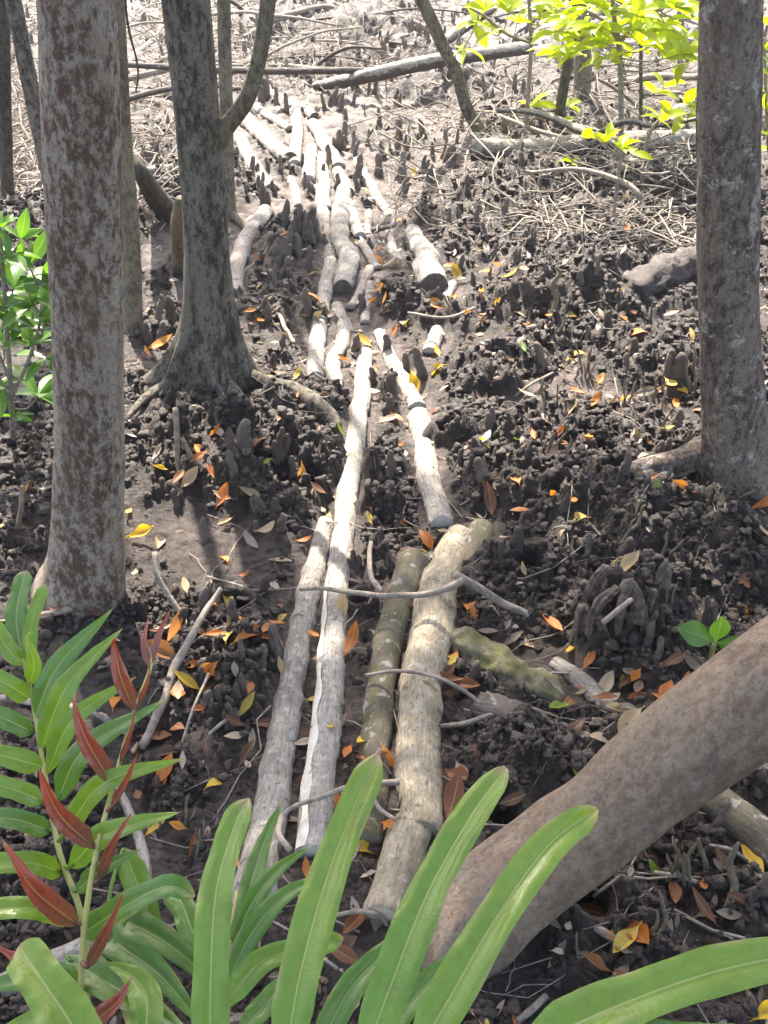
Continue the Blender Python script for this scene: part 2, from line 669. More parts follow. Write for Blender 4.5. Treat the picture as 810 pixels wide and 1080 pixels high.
def mat_log(name, light, mid_c, moss=0.0, rings=22.0, mudk=0.45, seed=0.0):
    m, nt, bs, out = new_mat(name)
    N = NT(nt)
    tc = N.n('ShaderNodeTexCoord')
    oi = N.n('ShaderNodeObjectInfo')
    uv = tc.outputs['UV']
    ad = N.n('ShaderNodeVectorMath')
    ad.operation = 'ADD'
    N.l(uv, ad.inputs[0])
    cx = N.n('ShaderNodeCombineXYZ')
    N.l(N.math('MULTIPLY', oi.outputs['Random'], 37.0), cx.inputs[0])
    N.l(N.math('MULTIPLY', oi.outputs['Random'], 91.0), cx.inputs[1])
    N.l(cx.outputs[0], ad.inputs[1])
    v = ad.outputs[0]

    def sc(a, b):
        mp = N.n('ShaderNodeMapping')
        mp.inputs['Scale'].default_value = (a, b, 1)
        N.l(v, mp.inputs[0])
        return mp.outputs[0]
    lon = N.noise(sc(60, 7), 3.0, 5, 0.65, 0.3)          # fibres along the log
    lat = N.noise(sc(7, 15), 2.0, 6, 0.68, 0.5)           # scars round the log
    pat = N.noise(sc(10, 8), 1.6, 5, 0.6, 0.4)
    c = N.mix(N.ramp(lon, [(0.3, 0.0), (0.65, 1.0)]), mid_c, light)
    c = N.mix(N.math('MULTIPLY', N.ramp(lat, [(0.585, 0.0), (0.66, 1.0)]), 0.8), c, (0.10, 0.082, 0.066))
    c = N.mix(N.math('MULTIPLY', N.ramp(pat, [(0.50, 0.0), (0.62, 1.0)]), mudk), c, (0.16, 0.135, 0.11))
    spk = N.noise(sc(95, 45), 1.5, 6, 0.75)
    c = N.mix(N.ramp(spk, [(0.36, 0.8), (0.46, 0.0)]), c, (0.07, 0.056, 0.044))
    lich = N.ramp(N.noise(sc(30, 30), 1.5, 3, 0.5), [(0.58, 0.0), (0.66, 1.0)])
    c = N.mix(N.math('MULTIPLY', lich, 0.35), c, (0.62, 0.61, 0.57))
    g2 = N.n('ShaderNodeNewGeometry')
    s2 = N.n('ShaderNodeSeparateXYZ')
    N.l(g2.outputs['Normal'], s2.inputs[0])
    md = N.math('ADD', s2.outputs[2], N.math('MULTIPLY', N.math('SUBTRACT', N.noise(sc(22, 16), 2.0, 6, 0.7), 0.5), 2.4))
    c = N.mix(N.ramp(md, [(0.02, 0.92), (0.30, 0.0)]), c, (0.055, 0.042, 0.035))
    if moss:
        ge = N.n('ShaderNodeNewGeometry')
        sx = N.n('ShaderNodeSeparateXYZ')
        N.l(ge.outputs['Normal'], sx.inputs[0])
        f = N.math('MULTIPLY', N.ramp(sx.outputs[2], [(0.1, 0.0), (0.7, 1.0)]), N.ramp(N.noise(sc(16, 12), 1.5, 5, 0.7), [(0.50 - 0.2 * moss, 0.0), (0.62, 1.0)]))
        c = N.mix(N.math('MULTIPLY', f, min(1.0, moss)), c, (0.115, 0.115, 0.03))
    N.l(c, bs.inputs['Base Color'])
    bs.inputs['Roughness'].default_value = 0.8
    bs.inputs['Specular IOR Level'].default_value = 0.3
    b = N.bump(lon, 0.8, 0.006, bs)
    b = N.bump(spk, 0.7, 0.006, bs, b)
    b = N.bump(lat, 0.5, 0.006, bs, b)
    N.bump(N.noise(sc(60, 60), 3.0, 4, 0.7), 0.4, 0.003, bs, b)
    return m


def mat_cut():
    m, nt, bs, out = new_mat('end_grain')
    N = NT(nt)
    uv = N.coord('UV')
    w = N.n('ShaderNodeTexWave')
    w.wave_type = 'RINGS'
    w.rings_direction = 'Z'
    w.inputs['Scale'].default_value = 70
    w.inputs['Distortion'].default_value = 3.0
    N.l(uv, w.inputs['Vector'])
    n = N.noise(uv, 40, 5, 0.6)
    c = N.mix(w.outputs['Fac'], (0.13, 0.10, 0.08), (0.19, 0.15, 0.12))
    c = N.mix(N.ramp(n, [(0.4, 0.0), (0.65, 0.8)]), c, (0.06, 0.048, 0.04))
    N.l(c, bs.inputs['Base Color'])
    bs.inputs['Roughness'].default_value = 0.9
    N.bump(n, 0.5, 0.004, bs)
    return m


def mat_wood(name, a, b, scale=40.0, rough=0.8):
    m, nt, bs, out = new_mat(name)
    N = NT(nt)
    co = N.coord('Object')
    n = N.noise(co, scale, 5, 0.65, 0.4)
    N.l(N.ramp(n, [(0.35, a), (0.65, b)]), bs.inputs['Base Color'])
    bs.inputs['Roughness'].default_value = rough
    bs.inputs['Specular IOR Level'].default_value = 0.3
    N.bump(N.noise(co, scale * 3, 6, 0.75), 0.8, 0.006 if scale > 31 else 0.003, bs)
    return m


def leaf_mat(name, base=None, src='object', trans=0.45, vein=None, rough=0.4, spots=0.25, spec=0.5, midrib=None, mw=0.03, blade=None):
    """thin leaf: glossy front and light through it; colour from the object, from the mesh or fixed"""
    m, nt, bs, out = new_mat(name)
    N = NT(nt)
    uv = N.coord('UV')
    if src == 'object':
        oi = N.n('ShaderNodeObjectInfo')
        c = oi.outputs['Color']
    elif src == 'mesh':
        at_ = N.n('ShaderNodeAttribute')
        at_.attribute_name = 'tint'
        c = at_.outputs['Color']
    else:
        rgb = N.n('ShaderNodeRGB')
        rgb.outputs[0].default_value = (*base, 1)
        c = rgb.outputs[0]
    co = N.coord('Object')
    n = N.noise(co, 55, 5, 0.6, 0.3)
    dk = N.mix(1.0, c, (0.45, 0.38, 0.3), 'MULTIPLY')
    c = N.mix(N.math('MULTIPLY', N.ramp(n, [(0.45, 0.0), (0.65, 1.0)]), spots), c, dk)
    n2 = N.noise(co, 9, 3, 0.5)
    c = N.mix(N.math('MULTIPLY', N.ramp(n2, [(0.35, 0.0), (0.65, 1.0)]), 0.35), c, N.mix(1.0, c, (1.35, 1.2, 0.9), 'MULTIPLY'))
    if blade is not None:
        # tint: red = dead margin and tip, green = place along the blade, blue = one value per blade
        ba = N.n('ShaderNodeAttribute')
        ba.attribute_name = 'tint'
        bsep = N.n('ShaderNodeSeparateColor')
        N.l(ba.outputs['Color'], bsep.inputs[0])
        c = N.mix(N.ramp(bsep.outputs[1], [(0.1, 0.0), (0.95, 1.0)]), c, N.mix(1.0, c, blade, 'MULTIPLY'))
        c = N.mix(N.math('MULTIPLY', bsep.outputs[2], 0.45), c, N.mix(1.0, c, (1.35, 1.05, 0.75), 'MULTIPLY'))
        st = N.noise(N.coord('UV', (30, 5, 1)), 1.5, 4, 0.6)
        c = N.mix(N.math('MULTIPLY', N.ramp(st, [(0.35, 0.0), (0.7, 1.0)]), 0.4), c, N.mix(1.0, c, (0.72, 0.80, 0.8), 'MULTIPLY'))
    if midrib is not None:
        s = N.n('ShaderNodeSeparateXYZ')
        N.l(uv, s.inputs[0])
        d = N.math('ABSOLUTE', N.math('SUBTRACT', s.outputs[0], 0.5))
        c = N.mix(N.ramp(d, [(mw * 0.5, 1.0), (mw, 0.0)]), c, midrib)
    if blade is not None:
        dn = N.math('MULTIPLY', bsep.outputs[0], N.ramp(n, [(0.3, 0.35), (0.55, 1.0)]))
        c = N.mix(dn, c, (0.42, 0.30, 0.16))
    N.l(c, bs.inputs['Base Color'])
    bs.inputs['Roughness'].default_value = rough
    bs.inputs['Specular IOR Level'].default_value = spec
    if vein:
        w = N.n('ShaderNodeTexNoise')
        mp = N.n('ShaderNodeMapping')
        mp.inputs['Scale'].default_value = (6, vein, 1)
        N.l(uv, mp.inputs[0])
        N.l(mp.outputs[0], w.inputs['Vector'])
        w.inputs['Scale'].default_value = 1.0
        w.inputs['Detail'].default_value = 3
        N.bump(w.outputs['Fac'], 0.3, 0.002, bs)
    else:
        N.bump(n, 0.3, 0.003, bs)
    tr = N.n('ShaderNodeBsdfTranslucent')
    N.l(N.mix(1.0, c, (1.5, 1.5, 0.7), 'MULTIPLY'), tr.inputs['Color'])
    mx = N.n('ShaderNodeMixShader')
    mx.inputs[0].default_value = trans
    N.l(bs.outputs[0], mx.inputs[1])
    N.l(tr.outputs[0], mx.inputs[2])
    N.l(mx.outputs[0], out.inputs[0])
    return m


M = {}
M['mud'] = mat_mud()
M['crumb'] = mat_crumb()
M['cut'] = mat_cut()
M['bark_left'] = mat_bark('mottled_bark', (0.40, 0.335, 0.26), (0.105, 0.075, 0.054), (0.13, 0.08, 0.05), (0.46, 0.43, 0.40), 0.55, 0.45,
                          stripe=(0.012, 0.044, (0.135, 0.078, 0.054)), seed=2.3)
M['bark_mid'] = mat_bark('grey_streaked_bark', (0.21, 0.185, 0.145), (0.060, 0.051, 0.040), (0.032, 0.028, 0.023), (0.30, 0.28, 0.24), 0.9, 0.3, streak=(20, 4), seed=7.1)  # bark tones lowered so the colour carries the shadow on the flared trunk
M['bark_right'] = mat_bark('brown_spotted_bark', (0.25, 0.20, 0.155), (0.085, 0.066, 0.052), (0.060, 0.045, 0.036), (0.52, 0.49, 0.44), 0.6, 0.75, seed=13.9)
M['bark_lean'] = mat_bark('smooth_brown_bark', (0.45, 0.345, 0.255), (0.31, 0.225, 0.165), (0.30, 0.18, 0.12), (0.55, 0.48, 0.40), 0.45, 0.35, seed=21.0, bump=0.9)
M['bark_thin'] = mat_bark('olive_bark', (0.27, 0.23, 0.16), (0.12, 0.10, 0.07), (0.16, 0.11, 0.06), (0.36, 0.34, 0.28), 0.4, 0.3, seed=4.4)
M['bark_dark'] = mat_bark('dark_mossy_bark', (0.10, 0.09, 0.07), (0.035, 0.032, 0.026), (0.03, 0.035, 0.02), (0.25, 0.24, 0.2), 0.5, 0.3, seed=9.4)
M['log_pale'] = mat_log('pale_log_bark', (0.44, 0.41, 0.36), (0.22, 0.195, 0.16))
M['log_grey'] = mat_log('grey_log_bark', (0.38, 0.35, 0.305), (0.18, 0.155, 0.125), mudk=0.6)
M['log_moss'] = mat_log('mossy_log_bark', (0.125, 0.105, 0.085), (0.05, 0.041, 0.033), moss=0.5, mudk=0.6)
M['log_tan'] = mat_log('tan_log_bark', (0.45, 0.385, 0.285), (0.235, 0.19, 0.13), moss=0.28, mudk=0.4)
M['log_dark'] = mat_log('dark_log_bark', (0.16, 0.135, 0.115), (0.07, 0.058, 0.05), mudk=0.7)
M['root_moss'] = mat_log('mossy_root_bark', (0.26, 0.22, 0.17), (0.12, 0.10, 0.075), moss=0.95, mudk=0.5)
M['peeled'] = mat_wood('peeled_wood', (0.50, 0.45, 0.37), (0.66, 0.62, 0.54), 30)
M['knee'] = mat_wood('knee_root_bark', (0.055, 0.043, 0.036), (0.21, 0.165, 0.135), 60)
M['knee_pale'] = mat_wood('knee_root_bark_pale', (0.10, 0.082, 0.068), (0.26, 0.215, 0.175), 45)
M['pencil'] = mat_wood('pencil_root_bark', (0.14, 0.115, 0.08), (0.34, 0.285, 0.20), 60)
M['twig'] = mat_wood('twig_bark', (0.17, 0.14, 0.11), (0.36, 0.31, 0.25), 60)
M['twig_pale'] = mat_wood('pale_twig_bark', (0.19, 0.155, 0.125), (0.38, 0.33, 0.275), 60)
M['dead'] = leaf_mat('dead_leaf', src='object', trans=0.38, rough=0.55, spots=0.6, midrib=(0.42, 0.26, 0.10), mw=0.03)
M['litter'] = leaf_mat('leaf_litter', src='mesh', trans=0.25, rough=0.6, spots=0.5)
M['fern'] = leaf_mat('fern_blade', base=(0.140, 0.285, 0.040), src='fixed', trans=0.40, vein=330, rough=0.22, spec=0.7, spots=0.22, midrib=(0.36, 0.44, 0.13), mw=0.026, blade=(1.15, 1.05, 0.8))
M['fern_dark'] = leaf_mat('fern_blade_deep', base=(0.085, 0.20, 0.038), src='fixed', trans=0.28, vein=330, rough=0.26, spec=0.7, spots=0.15, midrib=(0.28, 0.36, 0.12), mw=0.03, blade=(1.1, 1.05, 0.85))
M['fern_red'] = leaf_mat('fern_blade_young', base=(0.17, 0.075, 0.070), src='fixed', trans=0.24, vein=330, rough=0.2, spec=0.8, spots=0.35, midrib=(0.36, 0.22, 0.09), mw=0.035, blade=(1.9, 0.50, 0.20))
M['stipe'] = mat_wood('fern_stalk', (0.30, 0.30, 0.09), (0.44, 0.42, 0.16), 30, 0.5)
M['green'] = leaf_mat('green_leaf', base=(0.085, 0.20, 0.032), src='fixed', trans=0.42, rough=0.32, spots=0.1, midrib=(0.22, 0.32, 0.08), mw=0.03)
M['lime'] = leaf_mat('sunlit_leaf', base=(0.33, 0.42, 0.012), src='fixed', trans=0.6, rough=0.4, spots=0.1, midrib=(0.4, 0.5, 0.08), mw=0.03)
M['crown'] = leaf_mat('crown_leaf', base=(0.06, 0.12, 0.03), src='fixed', trans=0.4, rough=0.4, spots=0.1)

OBJ_PX = []     # things that get their label from what they lie beside


# ------------------------------------------------------------------ trees
def lobed(seed, amp=0.06, fine=0.02, flare=None, lobes=(), knots=()):
    def f(A, L):
        L = np.maximum(0, L - 0.12) if flare else L
        n = 1 + amp * fbm(np.cos(A) * 1.1 + seed, L * 3.0 + np.sin(A) * 1.1, 3, 5) + fine * noise2(np.cos(A) * 6 + seed, L * 22 + np.sin(A) * 6, 8)
        if flare:
            h, k = flare
            e = np.exp(-(L / h) ** 1.2)
            n = n + k * e
            for a0, wid, amt, hh in lobes:
                d = np.abs((A - a0 + math.pi) % (2 * math.pi) - math.pi)
                n = n + amt * np.exp(-(d / wid) ** 2) * np.exp(-(L / hh) ** 1.1)
        for a0, l0, r, amt in knots:
            d = np.abs((A - a0 + math.pi) % (2 * math.pi) - math.pi)
            n = n + amt * np.exp(-((d / 0.35) ** 2 + ((L - l0) / r) ** 2))
        return n
    return f


def crown_mesh(centres, n, size, seed):
    """leaf crown: leaves gathered in sprays along short twigs, spread through the volume"""
    rg = np.random.default_rng(seed)
    mb = MB()
    sprays = n // 9
    C = np.array([c[:3] for c in centres])
    S = np.array([c[3] for c in centres])
    w = S ** 2 / (S ** 2).sum()
    k = rg.choice(len(C), sprays, p=w)
    d = rg.normal(size=(sprays, 3))
    d /= np.linalg.norm(d, axis=1)[:, None]
    pos = C[k] + d * (S[k] * rg.random(sprays) ** 0.45)[:, None] * np.array([1, 1, 0.55])
    base = np.repeat(pos, 9, 0) + rg.normal(size=(sprays * 9, 3)) * size * 0.55
    m = len(base)
    t = rg.normal(size=(m, 3)) * np.array([1, 1, 0.5]) + np.array([0, 0, -0.25])
    t /= np.linalg.norm(t, axis=1)[:, None]
    up = rg.normal(size=(m, 3)) * 0.5 + np.array([0, 0, 1.0])
    b = np.cross(t, up)
    b /= np.linalg.norm(b, axis=1)[:, None]
    nn = np.cross(b, t)
    l = size * (0.7 + 0.6 * rg.random(m))[:, None]
    wd = l * 0.22
    v = np.stack([base, base + t * l * 0.45 + b * wd + nn * wd * 0.3, base + t * l - nn * l * 0.12, base + t * l * 0.45 - b * wd + nn * wd * 0.3], 1)
    q = np.arange(m * 4).reshape(m, 4)
    mb.add(v.reshape(-1, 3), np.concatenate([q]), None)
    return mb


def tree(name, label, mat, pts, y0, lean_y=0.0, top=4.2, nseg=48, disp=None, branches=(), roots=(), crown=None, crown_n=2500, group=None,
         below=0.12, step=0.012, knot_holes=(), cat='tree'):
    """pts: (px, py, width px) from the base up; the trunk stands at depth y0"""
    root = bpy.data.objects.new(name, None)
    COL.objects.link(root)
    P, R = [], []
    for i, (px, py, w) in enumerate(pts):
        z_guess = on_y(px, py, y0)[2]
        p = on_y(px, py, y0 + lean_y * max(0, z_guess))
        P.append(p)
        R.append(w * 0.5 * depth_of(p) / FPX)
    base = np.array(P[0])
    P = [base - np.array([0, 0, below])] + P
    R = [R[0]] + R
    d = P[-1] - P[-2]
    d = d / np.linalg.norm(d)
    d = d * 0.5 + np.array([0, 0, 1.0]) * 0.5
    d /= np.linalg.norm(d)
    vis_top = len(P)
    last = P[-1].copy()
    rl = R[-1]
    while last[2] < top:
        last = last + d * 0.6
        rl *= 0.86
        P.append(last.copy())
        R.append(rl)
    root.location = Vector(base)
    Q, (rr,) = resample(P, step, [np.array(R)])
    tag(root, label, cat, group)
    mb = MB()
    add_tube(mb, Q, rr, nseg, disp, ref=(0, -1, 0), seam=math.pi)
    tr = mb.build('trunk', mat, root, origin=base)
    if 'stripe_centre' in mat.node_tree.nodes:
        mat.node_tree.nodes['stripe_centre'].inputs[1].default_value = math.pi * float(rr.mean()) - 0.004
    for kind, bpts, bm in branches:
        Pb, Rb = [], []
        for px, py, w, dy in bpts:
            p = on_y(px, py, y0 + dy)
            Pb.append(p)
            Rb.append(w * 0.5 * depth_of(p) / FPX)
        Qb, (rb,) = resample(Pb, 0.015, [np.array(Rb)])
        mb = MB()
        add_tube(mb, Qb, rb, 20, lobed(hash(name) % 17 + 0.3, 0.08))
        mb.build(kind, bm or mat, root, origin=base)
    for rpts in roots:
        Pr, Rr = [], []
        for px, py, w in rpts:
            p = hit_base(px, py, 0.0)
            r = w * 0.5 * depth_of(p) / FPX
            p = hit_base(px, py, r * 0.9 + 0.012)
            Pr.append(p)
            Rr.append(r)
        Qr, (rr2,) = resample(Pr, 0.012, [np.array(Rr)])
        mb = MB()
        add_tube(mb, Qr, rr2, 18, lobed(3.3 + len(rpts), 0.16, 0.05))
        mb.build('root', mat, root, origin=base)
        mark_log(Qr, rr2)
    if crown:
        tp = P[-1]
        limb_to = []
        cs = []
        for cx, cy, cz, cr in crown:
            cs.append((cx, cy, cz, cr))
            limb_to.append((cx, cy, cz))
        mbb = MB()
        k = int(len(P) * 0.62)
        for j, c in enumerate(limb_to):
            s = P[min(len(P) - 1, k + j % 3)]
            mid = (np.asarray(s) + np.asarray(c)) / 2 + np.array([0.1, 0, 0.15])
            Ql, (rl2,) = resample([s, mid, c], 0.1, [np.array([rl * 0.8, rl * 0.55, 0.008])])
            mbl = MB()
            add_tube(mbl, Ql, rl2, 8)
            mbl.build('limb', mat, root, origin=base)
        cm = crown_mesh(cs, crown_n, 0.13, int(abs(base[0]) * 1000) + 5)
        cm.build('crown', M['crown'], root, origin=base, smooth_shade=False)
    mark_log([base], [max(R[:2])])
    return root, base


# stands in for the tree builder's own depth choice: where the foot meets the mud
def foot(px, py):
    return float(hit_base(px, py)[1])


TREES = []
yL = foot(88, 628)
t, b = tree('mangrove_tree', 'thick mottled trunk with a reddish brown stain, at the left behind the fern', M['bark_left'],
            [(86, 640, 84), (91, 600, 78), (93, 540, 73), (94, 440, 72), (92, 330, 74), (88, 220, 80), (85, 100, 83), (80, 0, 81), (74, -100, 78)],
            yL, 0.0, 4.4, 72, lobed(1.7, 0.05, 0.02, (0.10, 0.16), ((math.pi / 2 + 2.8, 0.5, 0.25, 0.12),)),
            crown=[(-0.7, 3.2, 4.6, 1.0), (-0.2, 4.2, 4.9, 0.9), (-1.5, 2.6, 4.5, 1.0), (-1.3, 3.8, 5.0, 1.0)], crown_n=3200)
TREES.append((t, b, 'the mottled left trunk'))
yM = foot(220, 402)
t, b = tree('mangrove_tree', 'dark grey streaked trunk with flared foot and a side branch, left of the log path', M['bark_mid'],
            [(222, 412, 84), (221, 385, 72), (221, 350, 60), (220, 310, 51), (218, 260, 47), (215, 200, 47), (207, 110, 47), (196, 0, 51), (186, -90, 50)],
            yM, 0.0, 4.6, 72,
            lobed(4.1, 0.05, 0.02, (0.10, 0.12), ((math.pi / 2, 0.26, 0.95, 0.11), (-math.pi / 2, 0.26, 0.95, 0.11), (0.35, 0.2, 0.75, 0.14), (-0.85, .2, .5, .13), (1.1, .16, .4, .12), (0.35, .3, .22, .5), (-0.9, .25, .16, .45), (1.2, .2, .12, .4))),
            branches=[('branch', [(222, 170, 16, 0.0), (236, 138, 19, -0.02), (258, 108, 18, -0.05), (271, 70, 17, -0.06), (280, 20, 17, -0.06), (287, -40, 16, -0.05)], M['bark_thin'])],
            roots=[[(205, 392, 16), (180, 405, 14), (160, 416, 11), (146, 428, 8), (135, 440, 5)], [(228, 388, 20), (240, 405, 17), (252, 420, 14), (260, 432, 9)],
                   [(245, 378, 20), (262, 394, 16), (285, 405, 15), (310, 412, 17), (330, 425, 20), (348, 440, 18), (356, 452, 12)]],
            crown=[(-1.0, 4.6, 4.8, 1.0), (-0.5, 5.4, 5.2, 1.0), (-1.7, 4.6, 5.0, 0.9)], crown_n=3200)
TREES.append((t, b, 'the dark flared trunk'))
yR = foot(780, 505)
t, b = tree('mangrove_tree', 'brown trunk spotted with white lichen, at the right edge with a root running left', M['bark_right'],
            [(782, 515, 76), (777, 480, 66), (773, 420, 63), (769, 340, 62), (767, 240, 64), (769, 120, 66), (772, 0, 65), (775, -90, 62)],
            yR, 0.0, 4.4, 64, lobed(6.6, 0.05, 0.02, (0.09, 0.14), ((-math.pi / 2, 0.3, 0.45, 0.13), (math.pi / 2, 0.3, 0.7, 0.14), (0.2, .22, .35, .12), (-0.7, .2, .2, .3), (.9, .2, .15, .35))),
            roots=[[(765, 462, 30), (742, 478, 36), (715, 488, 31), (688, 493, 27), (655, 504, 21), (628, 524, 13)],
                   [(700, 494, 18), (672, 510, 16), (650, 530, 10)]],
            crown=[(1.5, 3.6, 4.6, 1.0), (0.9, 4.6, 5.0, 0.8), (1.9, 4.6, 4.9, 1.0), (2.2, 3.2, 4.6, 0.9)], crown_n=2600)
TREES.append((t, b, 'the lichen spotted right trunk'))


def leaning_tree():
    root = bpy.data.objects.new('leaning_tree', None)
    COL.objects.link(root)
    b0 = hit_base(500, 985)
    pts = [(455, 1030, 1.82, 112), (500, 972, 1.79, 116), (560, 920, 1.76, 114), (630, 865, 1.70, 112), (710, 798, 1.65, 116), (800, 732, 1.60, 124), (900, 660, 1.56, 128), (1010, 570, 1.52, 126)]
    P = [at(px, py, d) for px, py, d, w in pts]
    R = [w * 0.46 * d / FPX for px, py, d, w in pts]
    P[0] = P[0] - np.array([0.0, 0, 0.06])
    P.insert(0, P[0] + np.array([-0.09, -0.01, -0.20]))
    R.insert(0, R[0] * 1.05)
    d = P[-1] - P[-2]
    d /= np.linalg.norm(d)
    last = P[-1]
    r = R[-1]
    for i in range(6):
        d = d * 0.85 + np.array([0, 0.08, 0.25])
        d /= np.linalg.norm(d)
        last = last + d * 0.55
        r *= 0.86
        P.append(last)
        R.append(r)
    Q, (rr,) = resample(P, 0.01, [np.array(R)])
    root.location = Vector(b0)
    tag(root, 'smooth brown trunk leaning steeply out of the mud in the lower right corner', 'tree')
    mb = MB()
    add_tube(mb, Q, rr, 72, lobed(9.2, 0.10, 0.02, None, (), ((0.2, 0.52, 0.05, 0.07), (0.0, 0.3, 0.03, 0.06), (5.5, 0.75, 0.06, 0.05))))
    mb.build('trunk', M['bark_lean'], root, origin=b0)
    cs = [(last[0] - 0.3, last[1] + 1.2, last[2] + 0.9, 0.9), (last[0] - 0.4, last[1] + 0.2, last[2] + 1.0, 0.9), (last[0] + 0.5, last[1] + 0.6, last[2] + 0.9, 0.9)]
    for c in cs:
        Ql, (rl,) = resample([last - d * 0.3, (last + np.array(c[:3])) / 2 + np.array([0, 0.1, 0.1]), np.array(c[:3])], 0.1, [np.array([r, r * 0.6, 0.008])])
        mbl = MB()
        add_tube(mbl, Ql, rl, 8)
        mbl.build('limb', M['bark_lean'], root, origin=b0)
    crown_mesh(cs, 900, 0.13, 77).build('crown', M['crown'], root, origin=b0, smooth_shade=False)
    mark_log(Q[:60], rr[:60])


leaning_tree()


def thin(name, label, mat, pts, top=3.2, roots=(), cat='tree', lean=0.0, y0=None, group=None, crown=None, nseg=20, flare=(0.05, 0.3)):
    if y0 is None:
        y0 = foot(pts[0][0], pts[0][1] - 4)
    return tree(name, label, mat, pts, y0, lean, top, nseg, lobed(pts[0][0] * 0.13, 0.07, 0.02, flare), roots=roots, step=0.02, cat=cat, group=group,
                crown=crown, crown_n=700)[0]


thin('young_tree', 'slim dark mossy stem cut by the left picture edge', M['bark_dark'], [(10, 236, 16), (8, 200, 14), (5, 120, 14), (3, 0, 14), (1, -80, 13)], 3.4,
     crown=[(-2.2, 5.6, 3.8, 0.6)])
thin('young_tree', 'slender grey stem slanting behind the mottled left trunk', M['bark_mid'], [(70, 262, 22), (48, 160, 20), (32, 90, 18), (14, 0, 17), (-6, -90, 16)], 3.2)
thin('young_tree', 'slim crooked brown stem standing just right of the mottled left trunk', M['bark_thin'],
     [(140, 358, 21), (140, 300, 19), (137, 230, 18), (131, 160, 18), (127, 80, 17), (122, 0, 18), (118, -80, 16)], 3.2)
thin('young_tree', 'straight olive stem rising between the dark flared trunk and its side branch', M['bark_thin'],
     [(243, 236, 16), (241, 200, 13), (239, 130, 14), (237, 60, 14), (236, 0, 14), (235, -70, 13)], 3.2, roots=[[(246, 226, 9), (256, 236, 7), (262, 246, 5)]],
     crown=[(-1.0, 7.0, 3.8, 0.6)])


# ------------------------------------------------------------------ stumps, poles and far stilt tree
def ground_tube(name, label, cat, mat, pts, nseg=16, dispv=None, group=None, lift=0.4, parent=None, base_only=True, capmat=None, ends='', step=0.012, embed=True, ring_bumps=0.0, wander=0.0):
    """a log, root or stick lying on the mud: pts are (px, py, width px) of its axis"""
    P, R = [], []
    for q in pts:
        px, py, w = q[:3]
        l = q[3] if len(q) > 3 else lift
        p = hit(px, py, 0.0, h_base)
        r = w * 0.5 * depth_of(p) / FPX
        p = hit(px, py, r * l if len(q) <= 3 else l, h_base)
        P.append(p)
        R.append(w * 0.5 * depth_of(p) / FPX)
    Q, (rr,) = resample(P, step, [np.array(R)])
    c = Q.mean(0)
    sd = abs(hash((round(pts[0][0]), round(pts[0][1])))) % 97 * 0.37
    rmean = rr.mean()
    if wander:
        LL = np.concatenate([[0], np.cumsum(np.linalg.norm(np.diff(Q, axis=0), axis=1))])
        Q[:, 0] += wander * rr * fbm(LL * 5 + sd, LL * 0 + sd, 2, 15)
        rr = rr * (1 + 0.055 * fbm(LL * 7 + sd, LL * 0 + 3 + sd, 3, 16))

    def disp(A, L):
        n = 1 + 0.07 * fbm(np.cos(A) * 1.2 + sd, L * 9 + np.sin(A) * 1.2, 3, 5) + 0.035 * noise2(np.cos(A) * 5 + sd, L * 55 + np.sin(A) * 5, 8)
        n = n + ring_bumps * np.maximum(0, noise2(np.zeros_like(L) + sd, L * 16 + 0.12 * np.cos(A), 33)) ** 2 * 3
        if ring_bumps:
            n = n + 0.10 * np.maximum(0, noise2(np.cos(A) * 2.5 + sd * 2, L * 18, 44) - 0.25)
        if dispv:
            n = n * dispv(A, L)
        return n
    mb = MB()
    V, T, N, B = add_tube(mb, Q, rr, nseg, disp, dome=0.0)
    o = mb.build(name, mat, parent, origin=c)
    for e in ends:
        k = 0 if e == '0' else -1
        sgn = -1 if e == '0' else 1
        md = MB()
        cc = Q[k] + T[k] * sgn * 0.003
        disc(md, cc, T[k] * sgn, N[k], B[k] * sgn, V[k] + T[k] * sgn * 0.003, wob=0.004)
        eo = md.build('cut_end', capmat or M['cut'], o, origin=c)
    if label:
        tag(o, label, cat, group)
    mark_log(Q, rr)
    return o, Q, rr


